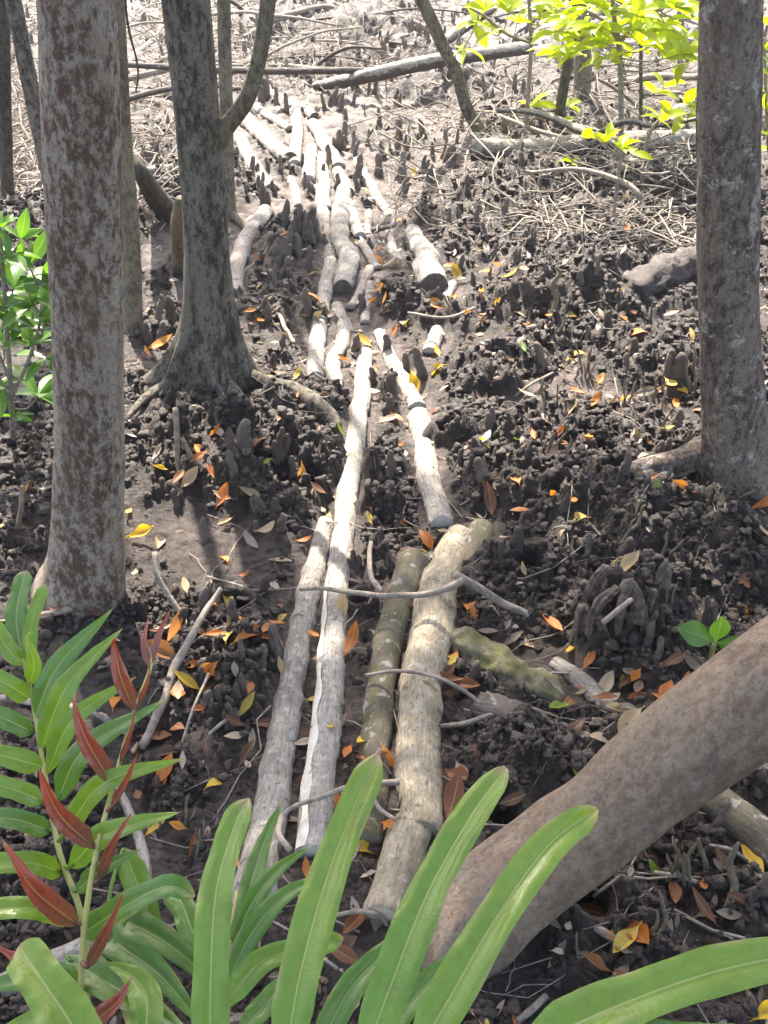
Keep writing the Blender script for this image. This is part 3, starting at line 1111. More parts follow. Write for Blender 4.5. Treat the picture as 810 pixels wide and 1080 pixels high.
LG = 'cut logs laid end to end as a path'
LOGS = [
    # (material, ends, points, label)
    ('log_grey', '0', [(343, 552, 19), (331, 600, 22), (317, 670, 27), (304, 750, 32), (292, 830, 37), (280, 890, 41), (262, 965, 44)],
     'long grey log, leftmost of the near pair, running under the fern'),
    ('log_pale', '0', [(386, 374, 17), (380, 430, 20), (370, 500, 23), (360, 580, 24), (351, 680, 28), (344, 760, 33), (336, 840, 36), (326, 905, 38)],
     'longest pale log, peeled to white wood near its lower end, middle of the path'),
    ('log_moss', '0', [(437, 592, 33), (424, 632, 33), (410, 680, 32), (402, 730, 32), (396, 780, 32), (393, 830, 33), (386, 890, 34)],
     'short dark log with a green mossy far end, between two bigger logs'),
    ('log_tan', '', [(486, 566, 30), (473, 590, 36), (462, 630, 42), (452, 690, 46), (443, 750, 47), (440, 810, 48), (445, 865, 46), (444, 882, 44)],
     'thickest tan log of the path, flaking bark, crossed by a thin branch'),
    ('log_tan', '', [(436, 872, 46), (420, 918, 46), (403, 972, 44)], 'broken tan log piece with cracked bark nearest the fern blades'),
    ('log_moss', '0', [(508, 558, 27), (502, 578, 27), (496, 600, 25)], 'stubby mossy log end leaning against the thickest tan log'),
    ('log_pale', '0', [(399, 352, 13), (410, 375, 15), (424, 400, 17), (440, 432, 19)], 'slender pale log pointing up to the mud heap in mid path'),
    ('log_pale', '0', [(441, 440, 24), (447, 475, 25), (455, 515, 26), (466, 556, 26)], 'pale log butting a slender one, ending above the stubby mossy log'),
    ('log_pale', '1', [(360, 226, 17), (358, 248, 19), (367, 272, 20), (366, 290, 20), (361, 305, 20)], 'curved white log with a dark sawn end at mid path'),
    ('log_pale', '', [(347, 287, 15), (344, 305, 16), (340, 330, 16)], 'short white log running into a dark mud heap'),
    ('log_pale', '0', [(337, 344, 17), (334, 370, 18), (333, 400, 18)], 'short pale log with a splintered near end, left of the longest log'),
    ('log_pale', '', [(339, 214, 11), (343, 240, 12), (350, 278, 12)], 'thin white log lying left of the curved white log'),
    ('log_pale', '', [(355, 324, 14), (362, 348, 15), (362, 362, 16), (352, 383, 16), (354, 412, 16)], 'crooked whitish log winding past the splintered log'),
    ('log_pale', '', [(387, 292, 10), (381, 306, 10), (373, 320, 10)], 'very short white log below the curved white log'),
    ('log_pale', '', [(389, 308, 10), (388, 322, 10), (386, 336, 10)], 'small white log chunk before the mud heap in mid path'),
    ('log_pale', '1', [(441, 258, 20), (449, 272, 26), (455, 290, 32), (457, 304, 33)], 'thick tapering log with a big dark sawn face, right side of the path'),
    ('log_pale', '', [(433, 238, 14), (438, 250, 16), (444, 264, 17)], 'short white log right behind the big sawn face'),
    ('log_pale', '', [(475, 306, 12), (469, 316, 13), (461, 330, 13)], 'white log stub showing beside the big sawn face'),
    ('log_pale', '', [(464, 344, 14), (459, 356, 17), (454, 374, 17)], 'pale log stub below the big sawn face and its mud heap'),
    ('log_pale', '1', [(260, 129, 15), (275, 143, 16), (292, 158, 17), (307, 170, 17)], 'fat white log with a round dark end, upper left of the path'),
    ('log_pale', '', [(256, 154, 13), (265, 170, 14), (280, 192, 14)], 'white log half sunk below the fat one with the round end'),
    ('log_pale', '', [(313, 126, 12), (313, 145, 12), (312, 166, 12)], 'straight white log standing out right of the fat round ended log'),
    ('log_pale', '', [(334, 139, 13), (342, 152, 14), (353, 170, 13)], 'white log slanting right near the top of the path'),
    ('log_pale', '', [(328, 163, 12), (327, 174, 13), (326, 186, 13)], 'stubby white log between two straight ones at the upper path'),
    ('log_pale', '', [(340, 175, 11), (342, 192, 12), (343, 213, 11)], 'short upright looking white log above the curved one'),
    ('log_pale', '1', [(358, 186, 12), (362, 194, 13), (367, 205, 13)], 'little white log with a dark end above the curved log'),
    ('log_pale', '', [(383, 182, 10), (394, 202, 10), (411, 228, 9)], 'thin straight white log on the right of the upper path'),
    ('log_pale', '', [(309, 195, 9), (312, 204, 10), (314, 215, 9)], 'tiny white log chunk lying alone left of the upper path'),
    ('log_pale', '', [(367, 216, 11), (371, 228, 12), (377, 244, 12)], 'white log lying close beside the curved log, on its right'),
    ('log_pale', '', [(389, 228, 7), (388, 236, 8), (388, 245, 7)], 'smallest white log bit right of the curved log'),
    ('log_pale', '1', [(307, 111, 9), (320, 117, 10), (333, 125, 11)], 'white log with a dark end at the top of the path'),
    ('log_pale', '', [(273, 117, 9), (286, 125, 10), (300, 134, 10)], 'pale log at the farthest left top of the path'),
    ('log_pale', '', [(271, 238, 16), (260, 254, 17), (251, 278, 17), (247, 312, 16)], 'bent white log by itself right of the dark flared trunk'),
    ('log_pale', '', [(366, 338, 8), (371, 352, 8)], 'bare white log sliver beside the crooked log'),
    ('log_pale', '', [(384, 262, 10), (390, 270, 11), (396, 280, 10)], 'white log bit lying before a crossing dark branch'),
    ('log_pale', '', [(412, 252, 9), (414, 262, 10), (416, 270, 9)], 'white log bit just left of the short log behind the sawn face'),
    ('log_pale', '', [(287, 100, 9), (296, 106, 9), (304, 112, 8)], 'pale log remnant just beyond the top of the path'),
]
for mk, ends, pts, lab in LOGS:
    if pts[0][1] < 345 and pts[-1][1] < 345:
        a, b = np.array(pts[0], float), np.array(pts[-1], float)
        k0, k1 = (0.28 if '0' not in ends else 0.05), (0.22 if '1' not in ends else 0.0)
        pts = [tuple(a + (a - np.array(pts[1])) * k0 * (len(pts) - 1))] + pts[1:-1] + [tuple(b + (b - np.array(pts[-2])) * k1 * (len(pts) - 1))]
        pts = [(p[0], p[1], p[2] * (1.1 if pts[0][1] < 225 else 1.0)) for p in pts]
    big = pts[0][2] > 16
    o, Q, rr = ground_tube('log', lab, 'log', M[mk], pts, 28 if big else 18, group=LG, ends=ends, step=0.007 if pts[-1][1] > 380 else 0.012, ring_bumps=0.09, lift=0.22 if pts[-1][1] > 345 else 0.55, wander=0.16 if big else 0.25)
    if lab.startswith('longest'):
        # the strip of bare wood where the bark has come off
        k = int(len(Q) * 0.60)
        T, N, B = frames(Q)
        mb = MB()
        a = np.linspace(-1.15, -0.35, 7)
        prof = np.concatenate([np.linspace(0.15, 1, 14), np.ones(max(2, len(Q) - k - 14))])
        rows = []
        for i in range(k, len(Q)):
            s = prof[i - k]
            aa = -0.95 + (a + 0.75) * s * (0.75 + 0.25 * math.sin(i * 0.35)) + 0.35 * smooth(k + 15, len(Q), i)
            rows.append(Q[i] + rr[i] * 1.075 * (np.cos(aa)[:, None] * N[i] + np.sin(aa)[:, None] * -B[i]))
        V = np.concatenate(rows)
        n, m = len(rows), 7
        idx = np.arange(n * m).reshape(n, m)
        f = np.stack([idx[:-1, :-1], idx[:-1, 1:], idx[1:, 1:], idx[1:, :-1]], -1).reshape(-1, 4)
        mb.add(V, f)
        mb.build('bare_wood', M['peeled'], o, origin=Q.mean(0))

FAR = [
    ('fallen_log', 'long pale fallen trunk lying aslant across the far clearing', 'log_pale', [(333, 91, 9, .05), (365, 85, 13, .12), (405, 76, 15, .2), (450, 66, 15, .24), (500, 58, 14, .24), (560, 50, 13, .22)], ''),
    ('fallen_pole', 'thin straight grey pole lying level across the far clearing', 'log_dark', [(132, 68, 6, .2), (220, 73, 7, .22), (300, 75, 7, .22), (386, 74, 6, .18)], ''),
    ('fallen_log', 'thick dark fallen log behind the leafy saplings at the upper right', 'log_grey', [(498, 158, 23, .09), (560, 158, 22, .08), (640, 152, 24, .09), (760, 148, 23, .09)], '0'),
    ('fallen_branch', 'pale bent branch lying above the long fallen trunk', 'log_pale', [(468, 44, 11, .15), (490, 28, 12, .22), (516, 10, 11, .3), (530, -4, 10, .3)], ''),
    ('fallen_branch', 'grey branch lying under the thick dark fallen log', 'log_grey', [(570, 186, 8), (600, 176, 12), (640, 170, 11), (680, 172, 8)], ''),
    ('fallen_plank', 'flat dark split log lying in the mud right of the upper path', 'log_dark', [(443, 182, 8), (470, 184, 11), (500, 186, 11), (535, 190, 9)], ''),
    ('fallen_branch', 'dark branch lying across the white logs at the upper path', 'log_dark', [(374, 247, 6), (398, 243, 9), (420, 238, 8), (436, 226, 6)], ''),
    ('fallen_branch', 'long dark branch half buried right of the big sawn face', 'log_dark', [(440, 228, 5), (500, 232, 8), (560, 236, 8), (640, 238, 6)], ''),
    ('broken_log', 'broken dark stump end like a boulder, left of the lichen spotted trunk', 'crumb', [(662, 312, 40), (690, 296, 44), (720, 282, 36), (740, 274, 30)], ''),
    ('fallen_log', 'pale grey log end at the far left edge', 'log_pale', [(-20, 122, 13), (8, 108, 13), (36, 90, 11)], ''),
    ('fallen_log', 'second pale grey log end at the far left edge, the lower one', 'log_grey', [(-20, 136, 10), (10, 122, 11), (40, 106, 9)], ''),
    ('fallen_branch', 'white branch lying between the two left trunks far back', 'log_pale', [(135, 62, 5), (165, 40, 7), (172, 22, 6)], ''),
    ('fallen_log', 'grey sunken log running to the leaning trunk from the mossy root', 'log_grey', [(585, 700, 18), (618, 724, 22), (650, 762, 22), (672, 782, 20)], ''),
    ('fallen_log', 'rough brown rotten log beside the thickest tan log', 'log_dark', [(505, 745, 34), (560, 766, 38), (610, 790, 36), (650, 812, 28)], ''),
    ('fallen_log', 'grey green log at the lower right edge behind the leaning trunk', 'log_moss', [(740, 836, 36), (775, 862, 42), (815, 896, 46), (850, 925, 46)], ''),
    ('mossy_root', 'green mossy hump of root right of the thickest tan log', 'root_moss', [(474, 676, 26), (490, 682, 40), (508, 694, 36), (530, 704, 46), (552, 720, 34), (572, 730, 40), (592, 744, 20)], ''),
    ('fallen_branch', 'pale lichen covered stick lying in the lower left behind the fern', 'log_pale', [(115, 812, 8), (140, 865, 10), (152, 905, 12), (155, 930, 12)], ''),
    ('fallen_branch', 'grey dead branch on the mud at the bottom left corner', 'log_grey', [(0, 1045, 30), (30, 1030, 34), (70, 1010, 26), (110, 985, 18)], ''),
    ('fallen_branch', 'thin grey branch behind the fern below the mottled left trunk', 'log_grey', [(-10, 735, 9), (40, 742, 9), (85, 748, 9), (118, 762, 8)], ''),
    ('root', 'dark root arching down right of the crooked brown stem', 'bark_dark', [(140, 168, 14, .55), (152, 188, 18, .36), (166, 210, 22, .16), (186, 232, 26, .02), (200, 242, 20, -.02)], ''),
    ('broken_post', 'short broken yellowish post left of the dark flared trunk', 'bark_thin', [(189, 288, 15, .0), (188, 262, 15, .16), (187, 235, 14, .34), (190, 210, 9, .52)], ''),
    ('fallen_branch', 'thin pale branch lying across the mud at the upper right', 'log_grey', [(610, 385, 5), (640, 384, 6), (658, 392, 5)], ''),
    ('fallen_log', 'grey fallen trunk behind the saplings at the top right', 'log_grey', [(600, 60, 9), (680, 45, 10), (740, 30, 10)], ''),
    ('fallen_log', 'dark fallen trunk at the very top right between sapling leaves', 'log_dark', [(545, 45, 10), (600, 30, 12), (640, 12, 12)], ''),
]
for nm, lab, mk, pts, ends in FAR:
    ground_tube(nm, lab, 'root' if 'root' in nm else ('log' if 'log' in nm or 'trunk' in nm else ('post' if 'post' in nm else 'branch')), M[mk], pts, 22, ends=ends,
                step=0.015 if nm != 'mossy_root' else 0.006, ring_bumps=0.05, lift=0.5 if nm != 'mossy_root' else 0.1,
                dispv=(lambda A, L: 1 + 0.35 * fbm(np.cos(A) * 1.8, L * 12 + np.sin(A) * 1.8, 5, 63) + 0.10 * noise2(np.cos(A) * 6, L * 30 + np.sin(A) * 6, 64)) if nm in ('mossy_root', 'broken_log') or 'rotten' in lab else None)


def stick(name, label, cat, mat, pts, nseg=8, parent=None, rough=0.10, step=0.01, group=None):
    """pts: (px, py, width px, height above the mud) - a twig or stem in the air or on the mud"""
    P, R = [], []
    for px, py, w, h in pts:
        p = hit_base(px, py, h)
        P.append(p)
        R.append(w * 0.5 * depth_of(p) / FPX)
    return stick3(name, label, cat, mat, P, R, nseg, parent, rough, step, group)


def stick3(name, label, cat, mat, P, R, nseg=8, parent=None, rough=0.10, step=0.01, group=None):
    Q, (rr,) = resample(P, step, [np.array(R)])
    sd = float(Q[0, 0] * 7 + Q[0, 1] * 3)
    rm = rr.mean()
    Q = Q + np.stack([noise2(np.arange(len(Q)) * 0.12 + sd, np.zeros(len(Q)) + k, 12 + k) for k in range(3)], -1) * rm * 0.7
    mb = MB()
    add_tube(mb, Q, rr, nseg, lobed(sd, rough, rough * 0.4), dome=0.3)
    o = mb.build(name, mat, parent, origin=Q[0])
    if label:
        tag(o, label, cat, group)
    return o


# ------------------------------------------------------------------ twigs and branches
TW = [
    ([(316, 621, 4, .045), (350, 622, 5, .085), (400, 628, 6, .10), (440, 627, 7, .10), (470, 621, 8, .12), (487, 612, 9, .12)], 'thin brown branch lying over the near logs', 'twig'),
    ([(480, 606, 9, .13), (500, 618, 9, .10), (540, 640, 9, .05), (580, 660, 8, .02), (612, 680, 7, .015)], 'forked brown branch reaching right from the thickest tan log', 'twig'),
    ([(392, 570, 5, .06), (389, 590, 6, .06), (392, 608, 6, .07), (402, 624, 6, .09)], 'hooked twig standing between the longest and the mossy log', 'twig'),
    ([(386, 712, 4, .05), (428, 708, 4, .08), (465, 716, 4, .10), (495, 733, 4, .05), (512, 748, 4, .03)], 'thin twig arching over the middle of the thickest tan log', 'twig'),
    ([(420, 824, 7, .05), (385, 828, 7, .06), (345, 838, 6, .07), (312, 850, 5, .06), (296, 862, 5, .05)], 'crooked pale twig across the lower log ends', 'twig_pale'),
    ([(298, 860, 6, .05), (293, 880, 7, .05), (306, 897, 7, .04)], 'short kinked twig on the lower end of the leftmost log', 'twig_pale'),
    ([(232, 620, 5, .16), (205, 664, 8, .12), (185, 706, 10, .08), (168, 750, 10, .04), (148, 790, 10, .01)], 'pale stick leaning behind the red fern frond', 'twig'),
    ([(164, 582, 6, .14), (168, 612, 6, .10), (186, 640, 6, .06), (202, 660, 5, .03)], 'bare thin stick slanting right of the mottled trunk foot', 'twig'),
    ([(345, 968, 4, .02), (375, 962, 5, .04), (400, 966, 5, .03), (408, 976, 4, .01)], 'thin curved twig below the broken tan log piece', 'twig'),
    ([(645, 660, 3, .03), (660, 695, 3, .03), (676, 702, 3, .02)], 'thin straw leaning on the knobby root mound', 'twig_pale'),
    ([(636, 656, 6, .17), (650, 645, 6, .19), (666, 632, 5, .2)], 'pale stub of twig stuck into the knobby root mound', 'twig_pale'),
    ([(185, 430, 6, .16), (187, 470, 6, .08), (190, 505, 6, .0)], 'upright green stick before the dark flared trunk', 'pencil'),
    ([(192, 462, 5, .09), (205, 490, 6, .03), (217, 512, 7, .0)], 'split green stick leaning beside the upright one', 'pencil'),
    ([(272, 296, 5, .03), (292, 330, 5, .04), (310, 362, 5, .02)], 'thin pale stick lying right of the dark flared trunk', 'twig_pale'),
    ([(460, 768, 5, .01), (500, 760, 6, .04), (545, 745, 5, .03)], 'grey twig lying on the rough brown rotten log', 'twig'),
    ([(610, 970, 6, .02), (635, 982, 10, .03), (660, 998, 8, .02)], 'curled strip of dry bark below the leaning trunk', 'twig_pale'),
    ([(690, 920, 4, .03), (720, 925, 5, .03), (748, 938, 5, .01)], 'thin grey twig right of the leaning trunk', 'twig_pale'),
    ([(545, 1075, 8, .01), (562, 1062, 8, .02), (576, 1050, 7, .02)], 'short broken twig at the bottom, below the leaning trunk', 'twig'),
    ([(740, 890, 3, .02), (770, 895, 4, .06), (788, 908, 4, .03)], 'bent thin twig near the lower right log', 'twig_pale'),
    ([(530, 752, 3, .06), (548, 790, 4, .04), (560, 812, 4, .02)], 'thin twig hanging down the rough rotten log', 'twig_pale'),
    ([(215, 780, 4, .02), (238, 760, 4, .05), (262, 745, 4, .02)], 'small forked twig left of the leftmost log', 'twig'),
    ([(190, 790, 3, .02), (205, 745, 3, .08), (220, 710, 3, .10)], 'slender straw rising from the mud behind the fern', 'twig_pale'),
    ([(400, 790, 5, .05), (388, 820, 5, .06), (398, 850, 5, .05), (418, 865, 4, .05)], 'curved bleached root hair beside the lower mossy log', 'twig_pale'),
    ([(38, 650, 6, .03), (62, 645, 7, .04), (90, 640, 7, .03)], 'grey stick lying at the foot of the mottled trunk', 'twig_pale'),
    ([(660, 690, 4, .03), (700, 660, 4, .04), (720, 640, 3, .02)], 'thin brown twig behind the green seedling', 'twig'),
    ([(620, 375, 4, .03), (600, 382, 5, .02), (565, 380, 4, .02)], 'thin bleached twig lying on the bright flat mud', 'twig_pale'),
    ([(505, 780, 4, .03), (518, 800, 4, .03), (526, 812, 4, .02)], 'short dry straw at the end of the rotten log', 'twig_pale'),
    ([(540, 420, 3, .02), (560, 405, 3, .05), (590, 390, 3, .03)], 'thin arching twig left of the pencil roots', 'twig'),
    ([(430, 330, 3, .10), (470, 335, 3, .10), (500, 325, 3, .04)], 'thin white twig on the mud heap under the sawn face', 'twig_pale'),
    ([(20, 560, 6, .02), (22, 530, 6, .12), (24, 512, 5, .16)], 'upright peg of wood left of the mottled trunk', 'pencil'),
]
for pts, lab, mk in TW:
    stick('twig', lab, 'twig', M[mk], pts, group='fallen twigs and sticks')

# leaning pole, far stilt rooted tree, bare stems
stick3('leaning_pole', 'bare dark pole leaning left over the far clearing', 'pole', M['bark_mid'],
       [hit_base(509, 146), *[on_y(px, py, hit_base(509, 146)[1] - dy) for px, py, dy in ((492, 105, 0.02), (472, 60, 0.05), (445, 0, 0.1), (405, -85, 0.2))]],
       [0.036, 0.034, 0.033, 0.033, 0.03], 12, step=0.03)


stick3('vine', 'thin dark vine hanging beside the mottled left trunk', 'vine', M['bark_dark'],
       [on_y(px, py, 4.6) for px, py in ((133, -120), (132, -10), (134, 18), (138, 42), (144, 62), (146, 80), (143, 96))], [0.007, 0.006, 0.005, 0.005, 0.004, 0.004, 0.003], 8, step=0.02)


def stilt_tree():
    y0 = float(hit_base(615, 118)[1])
    root = bpy.data.objects.new('stilt_rooted_tree', None)
    COL.objects.link(root)
    b = hit_base(615, 130)
    root.location = Vector(b)
    tag(root, 'far brown trunk on spreading stilt roots behind the leafy saplings', 'tree')
    r0 = 8 * depth_of(b) / FPX
    P = [on_y(px, py, y0) for px, py in ((607, 138), (612, 112), (615, 80), (614, 40), (616, 0), (620, -60))]
    P.append(P[-1] + np.array([0.1, 0, 1.2]))
    Q, (rr,) = resample(P, 0.03, [np.array([1.3, 1.2, 1.25, 1.0, 0.95, 0.9, 0.5]) * r0])
    mb = MB()
    add_tube(mb, Q, rr, 18, lobed(2.2, 0.08))
    mb.build('trunk', M['bark_thin'], root, origin=b)
    for pts, w in (([(616, 92), (628, 110), (640, 142)], 5), ([(617, 98), (650, 120), (676, 140)], 5), ([(612, 95), (600, 118), (596, 140)], 5),
                   ([(618, 105), (640, 122), (652, 142)], 4), ([(614, 88), (632, 84), (668, 108), (690, 132)], 4)):
        Pp = [on_y(px, py, y0 - 0.15 * i) for i, (px, py) in enumerate(pts)]
        Pp[-1] = hit_base(*pts[-1])
        Qp, _ = resample(Pp, 0.03)
        mb = MB()
        add_tube(mb, Qp, np.full(len(Qp), w * 0.5 * depth_of(b) / FPX), 10, lobed(pts[1][0], 0.1))
        mb.build('stilt_root', M['twig_pale'] if w == 5 else M['bark_thin'], root, origin=b)


stilt_tree()


# ------------------------------------------------------------------ leaves and leafy plants
def leaf_verts(L, W, curl=0.0, fold=0.25, tip=1.0, n=8, m=5, wave=0.0, roll=0.0, peak=0.5):
    """leaf along +X, up +Z; returns verts, quads, uvs"""
    s = np.linspace(0, 1, n)
    e = math.log(0.5) / math.log(peak)
    prof = np.sin(np.pi * s ** e) ** tip
    prof[0] = 0.06
    prof[-1] = 0.02
    t = np.linspace(-1, 1, m)
    S, T = np.meshgrid(s, t, indexing='ij')
    w = prof[:, None] * W * 0.5
    ang = curl * S
    if abs(curl) > 1e-4:
        X = L * np.sin(ang) / curl
        Z = L * (1 - np.cos(ang)) / curl
    else:
        X = L * S
        Z = np.zeros_like(S)
    lateral = np.abs(T) * w * fold
    Y = T * w * math.cos(min(1.2, fold))
    nx, nz = -np.sin(ang), np.cos(ang)
    rl = roll * (T * prof[:, None]) ** 2 * W * 0.5
    hgt = lateral + rl + wave * W * np.sin(S * 9 + 1.5 * T) * np.abs(T)
    V = np.stack([X + nx * hgt, Y, Z + nz * hgt], -1).reshape(-1, 3)
    idx = np.arange(n * m).reshape(n, m)
    f = np.stack([idx[:-1, :-1], idx[1:, :-1], idx[1:, 1:], idx[:-1, 1:]], -1).reshape(-1, 4)
    UV = np.stack([(T + 1) / 2, S * L], -1).reshape(-1, 2)
    return V, f, UV[f]


def basis(t, up):
    t = np.asarray(t, float)
    t = t / np.linalg.norm(t)
    b = np.cross(up, t)
    if np.linalg.norm(b) < 1e-6:
        b = np.array([1.0, 0, 0])
    b /= np.linalg.norm(b)
    n = np.cross(t, b)
    return np.stack([t, b, n], 1)


def rosette(mb, c, axis, n, L, W, seed, spread=1.0, droop=0.5):
    rg = np.random.default_rng(seed)
    for i in range(n):
        a = i * 2.4 + rg.random() * 0.7
        el = 0.5 - droop * rg.random() + 0.3 * rg.random()
        t = np.array([math.cos(a) * spread, math.sin(a) * spread, el]) + np.asarray(axis) * 0.5 + rg.normal(size=3) * 0.35
        l = L * (0.4 + 0.75 * rg.random())
        V, f, uv = leaf_verts(l, W * l / L, curl=-0.5 - 0.5 * rg.random(), fold=0.2 + 0.2 * rg.random(), n=7, m=5)
        Bm = basis(t, np.array([0.45 * rg.normal(), 0.45 * rg.normal() - 0.2, 1.0]))
        mb.add(c + V @ Bm.T, f, uv)


def leafy(name, label, cat, stems, heads, mat, y0, stem_mat, L, W, group=None, n=6):
    """stems: px paths at depth y0; heads: (px, py, dy) where leaf sprays sit"""
    root = bpy.data.objects.new(name, None)
    COL.objects.link(root)
    p0 = hit_base(stems[0][0][0], stems[0][0][1])
    root.location = Vector(p0)
    tag(root, label, cat, group)
    allP = []
    for j, st in enumerate(stems):
        P = []
        R = []
        for i, (px, py, w) in enumerate(st):
            p = on_y(px, py, y0)
            if i == 0 and j == 0:
                p = p0.copy()
            P.append(p)
            R.append(w * 0.5 * depth_of(p) / FPX)
        Q, (rr,) = resample(P, 0.025, [np.array(R)])
        allP.append(Q)
        mb = MB()
        add_tube(mb, Q, rr, 8, lobed(st[0][0], 0.08), dome=0.5)
        mb.build('stem', stem_mat, root, origin=p0)
    AP = np.concatenate(allP)
    mf = MB()
    for i, (px, py, dy) in enumerate(heads):
        c = on_y(px, py, y0 + dy)
        k = int(np.argmin(np.linalg.norm(AP - c, axis=1) - (AP[:, 2] < c[2]) * 0.05))
        a = AP[k]
        mid = (a + c) / 2 + np.array([0, 0, -0.02])
        Q, _ = resample([a, mid, c], 0.03)
        mt = MB()
        add_tube(mt, Q, np.linspace(0.004, 0.002, len(Q)), 5)
        mt.build('twig', stem_mat, root, origin=p0)
        ax = (c - a) / (np.linalg.norm(c - a) + 1e-9)
        rosette(mf, c, ax, n + (i * 7) % 3 - 1, L * (0.8 + 0.05 * ((i * 5) % 9)), W, 1000 + i + int(px))
    mf.build('foliage', mat, root, origin=p0)
    return root


SG = 'leafy saplings at the far right'
leafy('sapling', 'sapling with straight stem and the widest head of yellow green leaves, top right', 'sapling',
      [[(654, 176, 6), (655, 110, 6), (653, 50, 6), (648, 20, 5), (644, -30, 4)], [(654, 46, 4), (640, 25, 4), (620, 12, 3)], [(655, 45, 4), (668, 25, 4), (690, 8, 3)]],
      [(605, 22, 0), (620, 8, .1), (632, 30, -.1), (646, 14, 0), (660, 6, .1), (668, 32, -.1), (682, 14, 0), (700, 24, .1), (712, 8, 0), (640, 46, -.15), (676, 48, 0), (694, 44, .1),
       (722, 40, 0), (716, 58, -.1), (600, 62, .1), (585, 34, 0), (618, 28, .15), (648, 30, .1), (664, 60, .1), (686, 30, .15), (704, 6, 0), (727, 66, 0), (645, 62, -.1), (672, 16, -.1), (596, 8, .1), (626, 52, 0), (610, 40, .1), (655, -8, 0), (690, -6, 0), (632, -6, 0), (730, 20, .1), (700, 62, 0)],
      M['lime'], float(hit_base(654, 176)[1]), M['twig'], 0.17, 0.062, SG, 6)
leafy('sapling', 'thin sapling with a bright leaf cluster beside the leaning pole', 'sapling',
      [[(553, 160, 5), (557, 100, 5), (560, 50, 4), (558, 0, 4), (556, -30, 3)], [(559, 45, 3), (535, 36, 3), (512, 18, 3), (495, 8, 2)]],
      [(512, 12, 0), (526, 4, .1), (500, 26, 0), (518, 34, -.1), (536, 14, .1), (545, 24, 0), (488, 52, 0), (570, 20, 0), (556, -6, 0), (575, 4, .1), (585, 16, 0), (592, 54, 0)],
      M['lime'], float(hit_base(553, 160)[1]), M['twig'], 0.15, 0.058, SG, 6)
leafy('sapling', 'low sapling twig with drooping yellow leaves beside the lichen spotted trunk', 'sapling',
      [[(676, 200, 4), (680, 160, 4), (690, 132, 4), (712, 118, 3), (726, 120, 2)]],
      [(706, 118, 0), (720, 126, 0), (732, 114, .1), (697, 128, -.1)], M['lime'], float(hit_base(676, 200)[1]), M['twig'], 0.12, 0.045, SG, 6)
leafy('sapling', 'small sapling with a few yellow leaves before the dark fallen log', 'sapling',
      [[(646, 240, 4), (650, 200, 4), (654, 165, 4), (652, 150, 3)], [(653, 165, 3), (634, 150, 2), (622, 145, 2)]],
      [(626, 146, 0), (640, 150, 0), (656, 156, -.05), (666, 162, 0)], M['lime'], float(hit_base(646, 240)[1]), M['twig'], 0.09, 0.04, SG, 5)
leafy('seedling', 'tiny green seedling left of the small yellow leaved sapling', 'seedling',
      [[(608, 200, 3), (606, 186, 3), (604, 172, 2)]], [(603, 172, 0)], M['lime'], float(hit_base(608, 200)[1]), M['twig'], 0.11, 0.035, None, 5)
leafy('shrub', 'green leafy twigs showing past the right side of the lichen spotted trunk', 'shrub',
      [[(815, 250, 5), (812, 180, 5), (808, 100, 4), (806, 40, 3)]],
      [(806, 52, 0), (812, 80, 0), (804, 96, .1), (812, 120, 0), (808, 140, 0), (815, 30, 0), (812, 160, .1)], M['lime'], 5.6, M['twig'], 0.13, 0.055, None, 6)
leafy('shrub', 'dark stemmed young shrub with a few lime leaves behind the saplings', 'shrub',
      [[(675, 150, 4), (676, 110, 4), (676, 60, 4), (678, 10, 3)], [(583, 172, 12), (590, 120, 11), (598, 70, 11), (606, 20, 10), (612, -30, 9)]],
      [(592, 128, 0), (690, 98, 0), (600, 112, .05), (700, 92, .1), (735, 92, 0), (560, 112, 0)], M['lime'], float(hit_base(675, 150)[1]), M['bark_dark'], 0.12, 0.05, None, 5)
yS = yL + 0.55
leafy('shrub', 'glossy green shrub at the left edge behind the mottled trunk', 'shrub',
      [[(14, 470, 6), (12, 420, 6), (8, 360, 5), (4, 300, 5), (0, 240, 4)], [(12, 420, 4), (30, 380, 4), (42, 340, 3), (46, 300, 3)], [(10, 400, 4), (-10, 350, 3), (-20, 300, 3)]],
      [(4, 240, 0), (22, 252, .05), (8, 272, -.05), (30, 280, 0), (44, 296, .05), (14, 304, 0), (2, 322, 0), (36, 322, -.05), (46, 340, 0), (20, 346, 0), (4, 362, .05), (34, 366, 0),
       (48, 378, 0), (2, 408, 0), (40, 418, .05), (16, 440, 0), (-12, 260, 0), (-12, 330, 0)],
      M['green'], yS, M['twig'], 0.115, 0.046, None, 6)
stem_y = float(hit_base(748, 700)[1])


def seedling_big():
    b = hit(748, 702)
    root = bpy.data.objects.new('seedling', None)
    COL.objects.link(root)
    root.location = Vector(b)
    tag(root, 'broad leaved green seedling standing behind the leaning trunk', 'seedling')
    mb = MB()
    Q, _ = resample([b - np.array([0, 0, .02]), b + np.array([0, 0, .04]), b + np.array([0.0, -0.005, .07])], 0.01)
    add_tube(mb, Q, np.full(len(Q), 0.006), 8)
    mb.build('stem', M['stipe'], root, origin=b)
    c = Q[-1]
    for a, el, l, w in ((-0.75, 0.75, 0.105, 0.056), (0.15, 0.15, 0.10, 0.05), (0.0, 1.1, 0.075, 0.045), (0.75, 0.15, 0.075, 0.04)):
        V, f, uv = leaf_verts(l, w, curl=-0.5, fold=0.15, n=12, m=7, peak=0.6)
        t = np.array([math.sin(a * 1.6) * 1.0, -0.35, el])
        ml = MB()
        ml.add(c + V @ basis(t, np.array([0, -0.7, 0.8])).T, f, uv)
        ml.build('leaf', M['green'], root, origin=b)
    return root


seedling_big()


